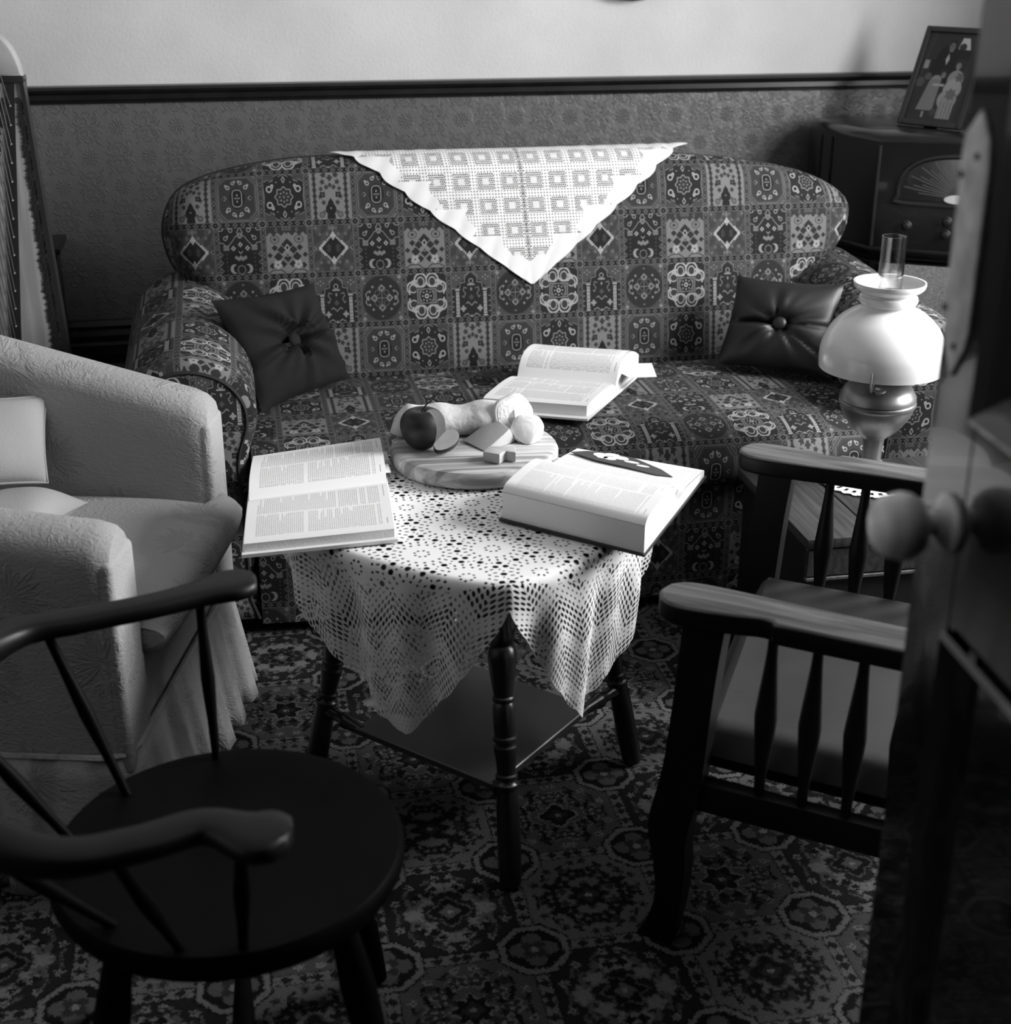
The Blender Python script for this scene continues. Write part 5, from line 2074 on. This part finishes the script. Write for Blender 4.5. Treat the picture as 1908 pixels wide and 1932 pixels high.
SN = 30
V = []
secs = [(.62, .445), (.5, .452), (.35, .457), (.2, .458), (.08, .455), (.0, .448), (-.038, .436), (-.055, .415), (-.055, .395), (-.040, .372), (-.01, .362), (.2, .360)]
secs = spline(secs, 3)
NL = 26
for i in range(NL + 1):
    u = i / NL
    for d, z in secs:
        l = .130 + u * (WA - .105 - .133)
        if d < .0:
            # T-shaped front that laps in front of the arms
            l = .130 - .02 + u * (WA - .105 - .133 + .085) if True else l
        e = 1 - abs(u * 2 - 1) ** 8 * .0
        crown = .010 * (1 - (u * 2 - 1) ** 4)
        zz = z + (crown if z > .42 else 0)
        edge = max(0, (abs(u * 2 - 1) - .9) / .1)
        zz = .405 + (zz - .405) * (1 - edge ** 2 * .55)
        V.append(aw(l, d + (.012 * (abs(u * 2 - 1) ** 6) if d < .05 else 0), zz))
n = len(secs)
F = [(i * n + j, i * n + j + 1, (i + 1) * n + j + 1, (i + 1) * n + j) for i in range(NL) for j in range(n - 1)]
F += [tuple(range(n)), tuple(NL * n + j for j in range(n))[::-1]]
mesh('seat_cushion', (V, F, None), M_broc, armc, smooth=60)
# welt and pleated skirt
per = [(0, .80), (0, .0), (WA, 0), (WA, .80)]
cor = [(0.0, .80), (0.0, .05), (.012, .015), (.05, .0), (WA - .05, .0), (WA - .012, .015), (WA, .05), (WA, .80)]
mesh('piping', tube([aw(l + (.006 if l > .4 else -.006 if l < .1 else 0), d - .006 if d < .1 else d, .240) for l, d in cor], .006, 6), M_broc, armc)
path = []
tot = 0
for (a, b), (c, d) in zip(cor, cor[1:]):
    L_ = math.hypot(c - a, d - b)
    m_ = max(2, int(L_ / .006))
    for i in range(m_):
        f = i / m_
        path.append((a + (c - a) * f, b + (d - b) * f, tot + L_ * f, (d - b) / L_, -(c - a) / L_))
    tot += L_
V = []
for l, d, s, nl, nd in path:
    for j in range(7):
        v = j / 6
        ph = (s / .098 + .06 * math.sin(s * 9)) % 1
        wv = .5 + .5 * math.tanh(3.2 * math.sin(2 * PI * ph) + .9)
        amp = (.024 * v + .003) * (wv - .25) + .003 * v * math.sin(s * 41)
        flare = .030 * v
        cvec = (l - WA / 2, d - .4)
        # outward normal
        ol, od = -nl if False else (-1 if l < .06 and d > .02 else 1 if l > WA - .06 and d > .02 else 0), (-1 if d < .06 else 0)
        k = math.hypot(ol, od) or 1
        o_ = (amp + flare + .008)
        V.append(aw(l + ol / k * o_, d + od / k * o_, .238 - (.236) * v))
n = 7
F = [(i * n + j, i * n + j + 1, (i + 1) * n + j + 1, (i + 1) * n + j) for i in range(len(path) - 1) for j in range(n - 1)]
sk = mesh('pleated_skirt', (V, F, None), M_broc, armc, smooth=75)
sm = sk.modifiers.new('thick', 'SOLIDIFY')
sm.thickness = .003

pillow('cushion', [(-.56, 2.60, .53), (-.392, 2.69, .50), (-.383, 2.76, .655), (-.57, 2.70, .68)], .04, M_pale, 'pale plain cushion standing in the armchair against its far arm', 5, 1, False, .003, pipe=M_pale)
pillow('cushion', [(-.55, 2.40, .525), (-.385, 2.38, .522), (-.303, 2.550, .508), (-.47, 2.620, .515)], .045, M_pale, 'pale cushion lying flat on the armchair seat', 6, 1, False, .004)

# ------------------------------------------------------------------ harp and stand at the far left
M_sb = wood('pale_soundboard', .26, .36, .55, (0, 0, 0), (50, 50, 2.2))
harp = thing('harp', 'tall harp with a pale tapering soundboard and dark inlaid border, left of the sofa', 'harp', (-.62, 3.5, 0))
top_c, bot_c = Vector((-.478, 3.50, 1.178)), Vector((-.586, 3.46, .05))


def hb(f, w, off=0.0):
    """soundboard point: f 0 top..1 bottom, w sideways"""
    p = top_c.lerp(bot_c, f)
    return (p.x + w, p.y + off + .0 * w, p.z)


def hwid(f):
    return .010 + .152 * f


def strip(wa, wb, off, nv=24, thick=.004):
    V, F = [], []
    for j in range(nv + 1):
        f = j / nv
        for w in (wa(f), wb(f)):
            V.append(hb(f, w, off))
        for w in (wa(f), wb(f)):
            V.append(hb(f, w, off + thick))
    for j in range(nv):
        a = j * 4
        F += [(a, a + 1, a + 5, a + 4), (a + 1, a + 3, a + 7, a + 5), (a + 2, a, a + 4, a + 6)]
    return (V, F, None)


mesh('soundboard', strip(lambda f: -hwid(f) - .014, lambda f: hwid(f) + .014, 0, thick=.006), M_sb, harp, smooth=0)
mesh('centre_strip', strip(lambda f: -.009 - .004 * f, lambda f: .009 + .004 * f, -.004), M_cover_d, harp, smooth=0)
for sg in (-1, 1):
    mesh('side_edge', strip(lambda f: sg * (hwid(f) + .010 + .004 * f), lambda f: sg * (hwid(f) + .018 + .014 * f), -.005, thick=.05), mat('harp_edge', .02, .35), harp, smooth=0)
    leaves = []
    for k in range(60):
        f = .04 + .93 * k / 60
        for q in range(3):
            w = sg * (hwid(f) + .004 + .005 * q * (.6 + f) + .002 * math.sin(k * 1.7 + q)) - sg * (.004 + .010 * f)
            p = hb(f + .005 * q, w, -.0015)
            a = k * 1.3 + q * 2.1
            r1, r2 = .006 + .006 * f, .003 + .002 * f
            leaves.append(([(p[0] + r1 * math.cos(a + t) * (1 if i % 2 else .5), p[1] - .0005 * (q + 1), p[2] + (r1 + .004) * math.sin(a + t) * (1 if i % 2 else .5)) for i, t in enumerate([2 * PI * i / 8 for i in range(8)])], [tuple(range(8))[::-1]], None))
    o = mesh('inlaid_border', join(*leaves), mat('dark_inlay', .018, .5), harp, kind='stuff', smooth=0)
mesh('soundbox', tube([hb(0, 0, .06), hb(.5, 0, .12), hb(1, 0, .19)], [.035, .085, .14], 20, flat=.8), M_bow, harp)
pegs = [lathe_like for lathe_like in []]
for k in range(24):
    f = .05 + .9 * k / 24
    p = hb(f, .0, -.006)
    mesh('string_peg', tube([p, (p[0], p[1] - .006, p[2])], [.0024, .0018], 6), mat('bone_peg', .35, .4), harp)
    tp = (p[0] - .012 - .004 * k, 3.47, 1.20 + .006 * k + .10 * math.sin(k / 24 * PI))
    mesh('string', tube([(p[0], p[1] - .005, p[2]), tp], .0011, 4), mat('gut_string', .03, .5), harp)
shx = spline([(-.449, 1.186), (-.453, 1.21), (-.466, 1.245), (-.49, 1.275), (-.53, 1.30), (-.60, 1.315)], 4) + [(-.66, 1.28), (-.58, 1.24), (-.52, 1.20), (-.505, 1.186)]
MS = Matrix(((1, 0, 0, 0), (0, 0, -1, 3.535), (0, 1, 0, 0), (0, 0, 0, 1)))
mesh('shoulder', xf(prism(shx, .0, .05, .006, 3), MS), mat('pale_shoulder', .36, .6, noise=.2), harp, label='pale curved shoulder cap')
mesh('neck', tube(spline([(-.62, 3.48, 1.335), (-.75, 3.48, 1.30), (-.88, 3.48, 1.30), (-1.0, 3.48, 1.42), (-1.10, 3.48, 1.46)], 6), .034, 14, flat=1.3), M_bow, harp)
mesh('collar', strip(lambda f: -.036, lambda f: .036, -.008, 1, .05)[:2] + (None,) if False else box(-.515, -.447, 3.49, 3.545, 1.172, 1.186, .003), mat('harp_edge', .02, .35), harp)
mesh('pillar', tube([(-1.10, 3.48, 1.46), (-1.05, 3.48, .7), (-1.0, 3.48, .12)], [.034, .03, .034], 16), M_bow, harp)
mesh('pedal_base', box(-1.08, -.42, 3.30, 3.66, .0, .13, .02), M_bow, harp)
st = thing('wooden_stand', 'near-black wooden stand with a moulded top between the harp and the sofa', 'stand', (-.62, 4.13, 0))
mesh('top', prism([(-.76, 4.04), (-.478, 4.04), (-.478, 4.24), (-.76, 4.24)], .662, .682, .004), M_dark_trim, st)
mesh('moulding', prism([(-.75, 4.05), (-.488, 4.05), (-.488, 4.235), (-.75, 4.235)], .645, .662, .006), M_dark_trim, st)
mesh('body', box(-.74, -.50, 4.06, 4.23, .0, .647, .004), M_dark_trim, st)
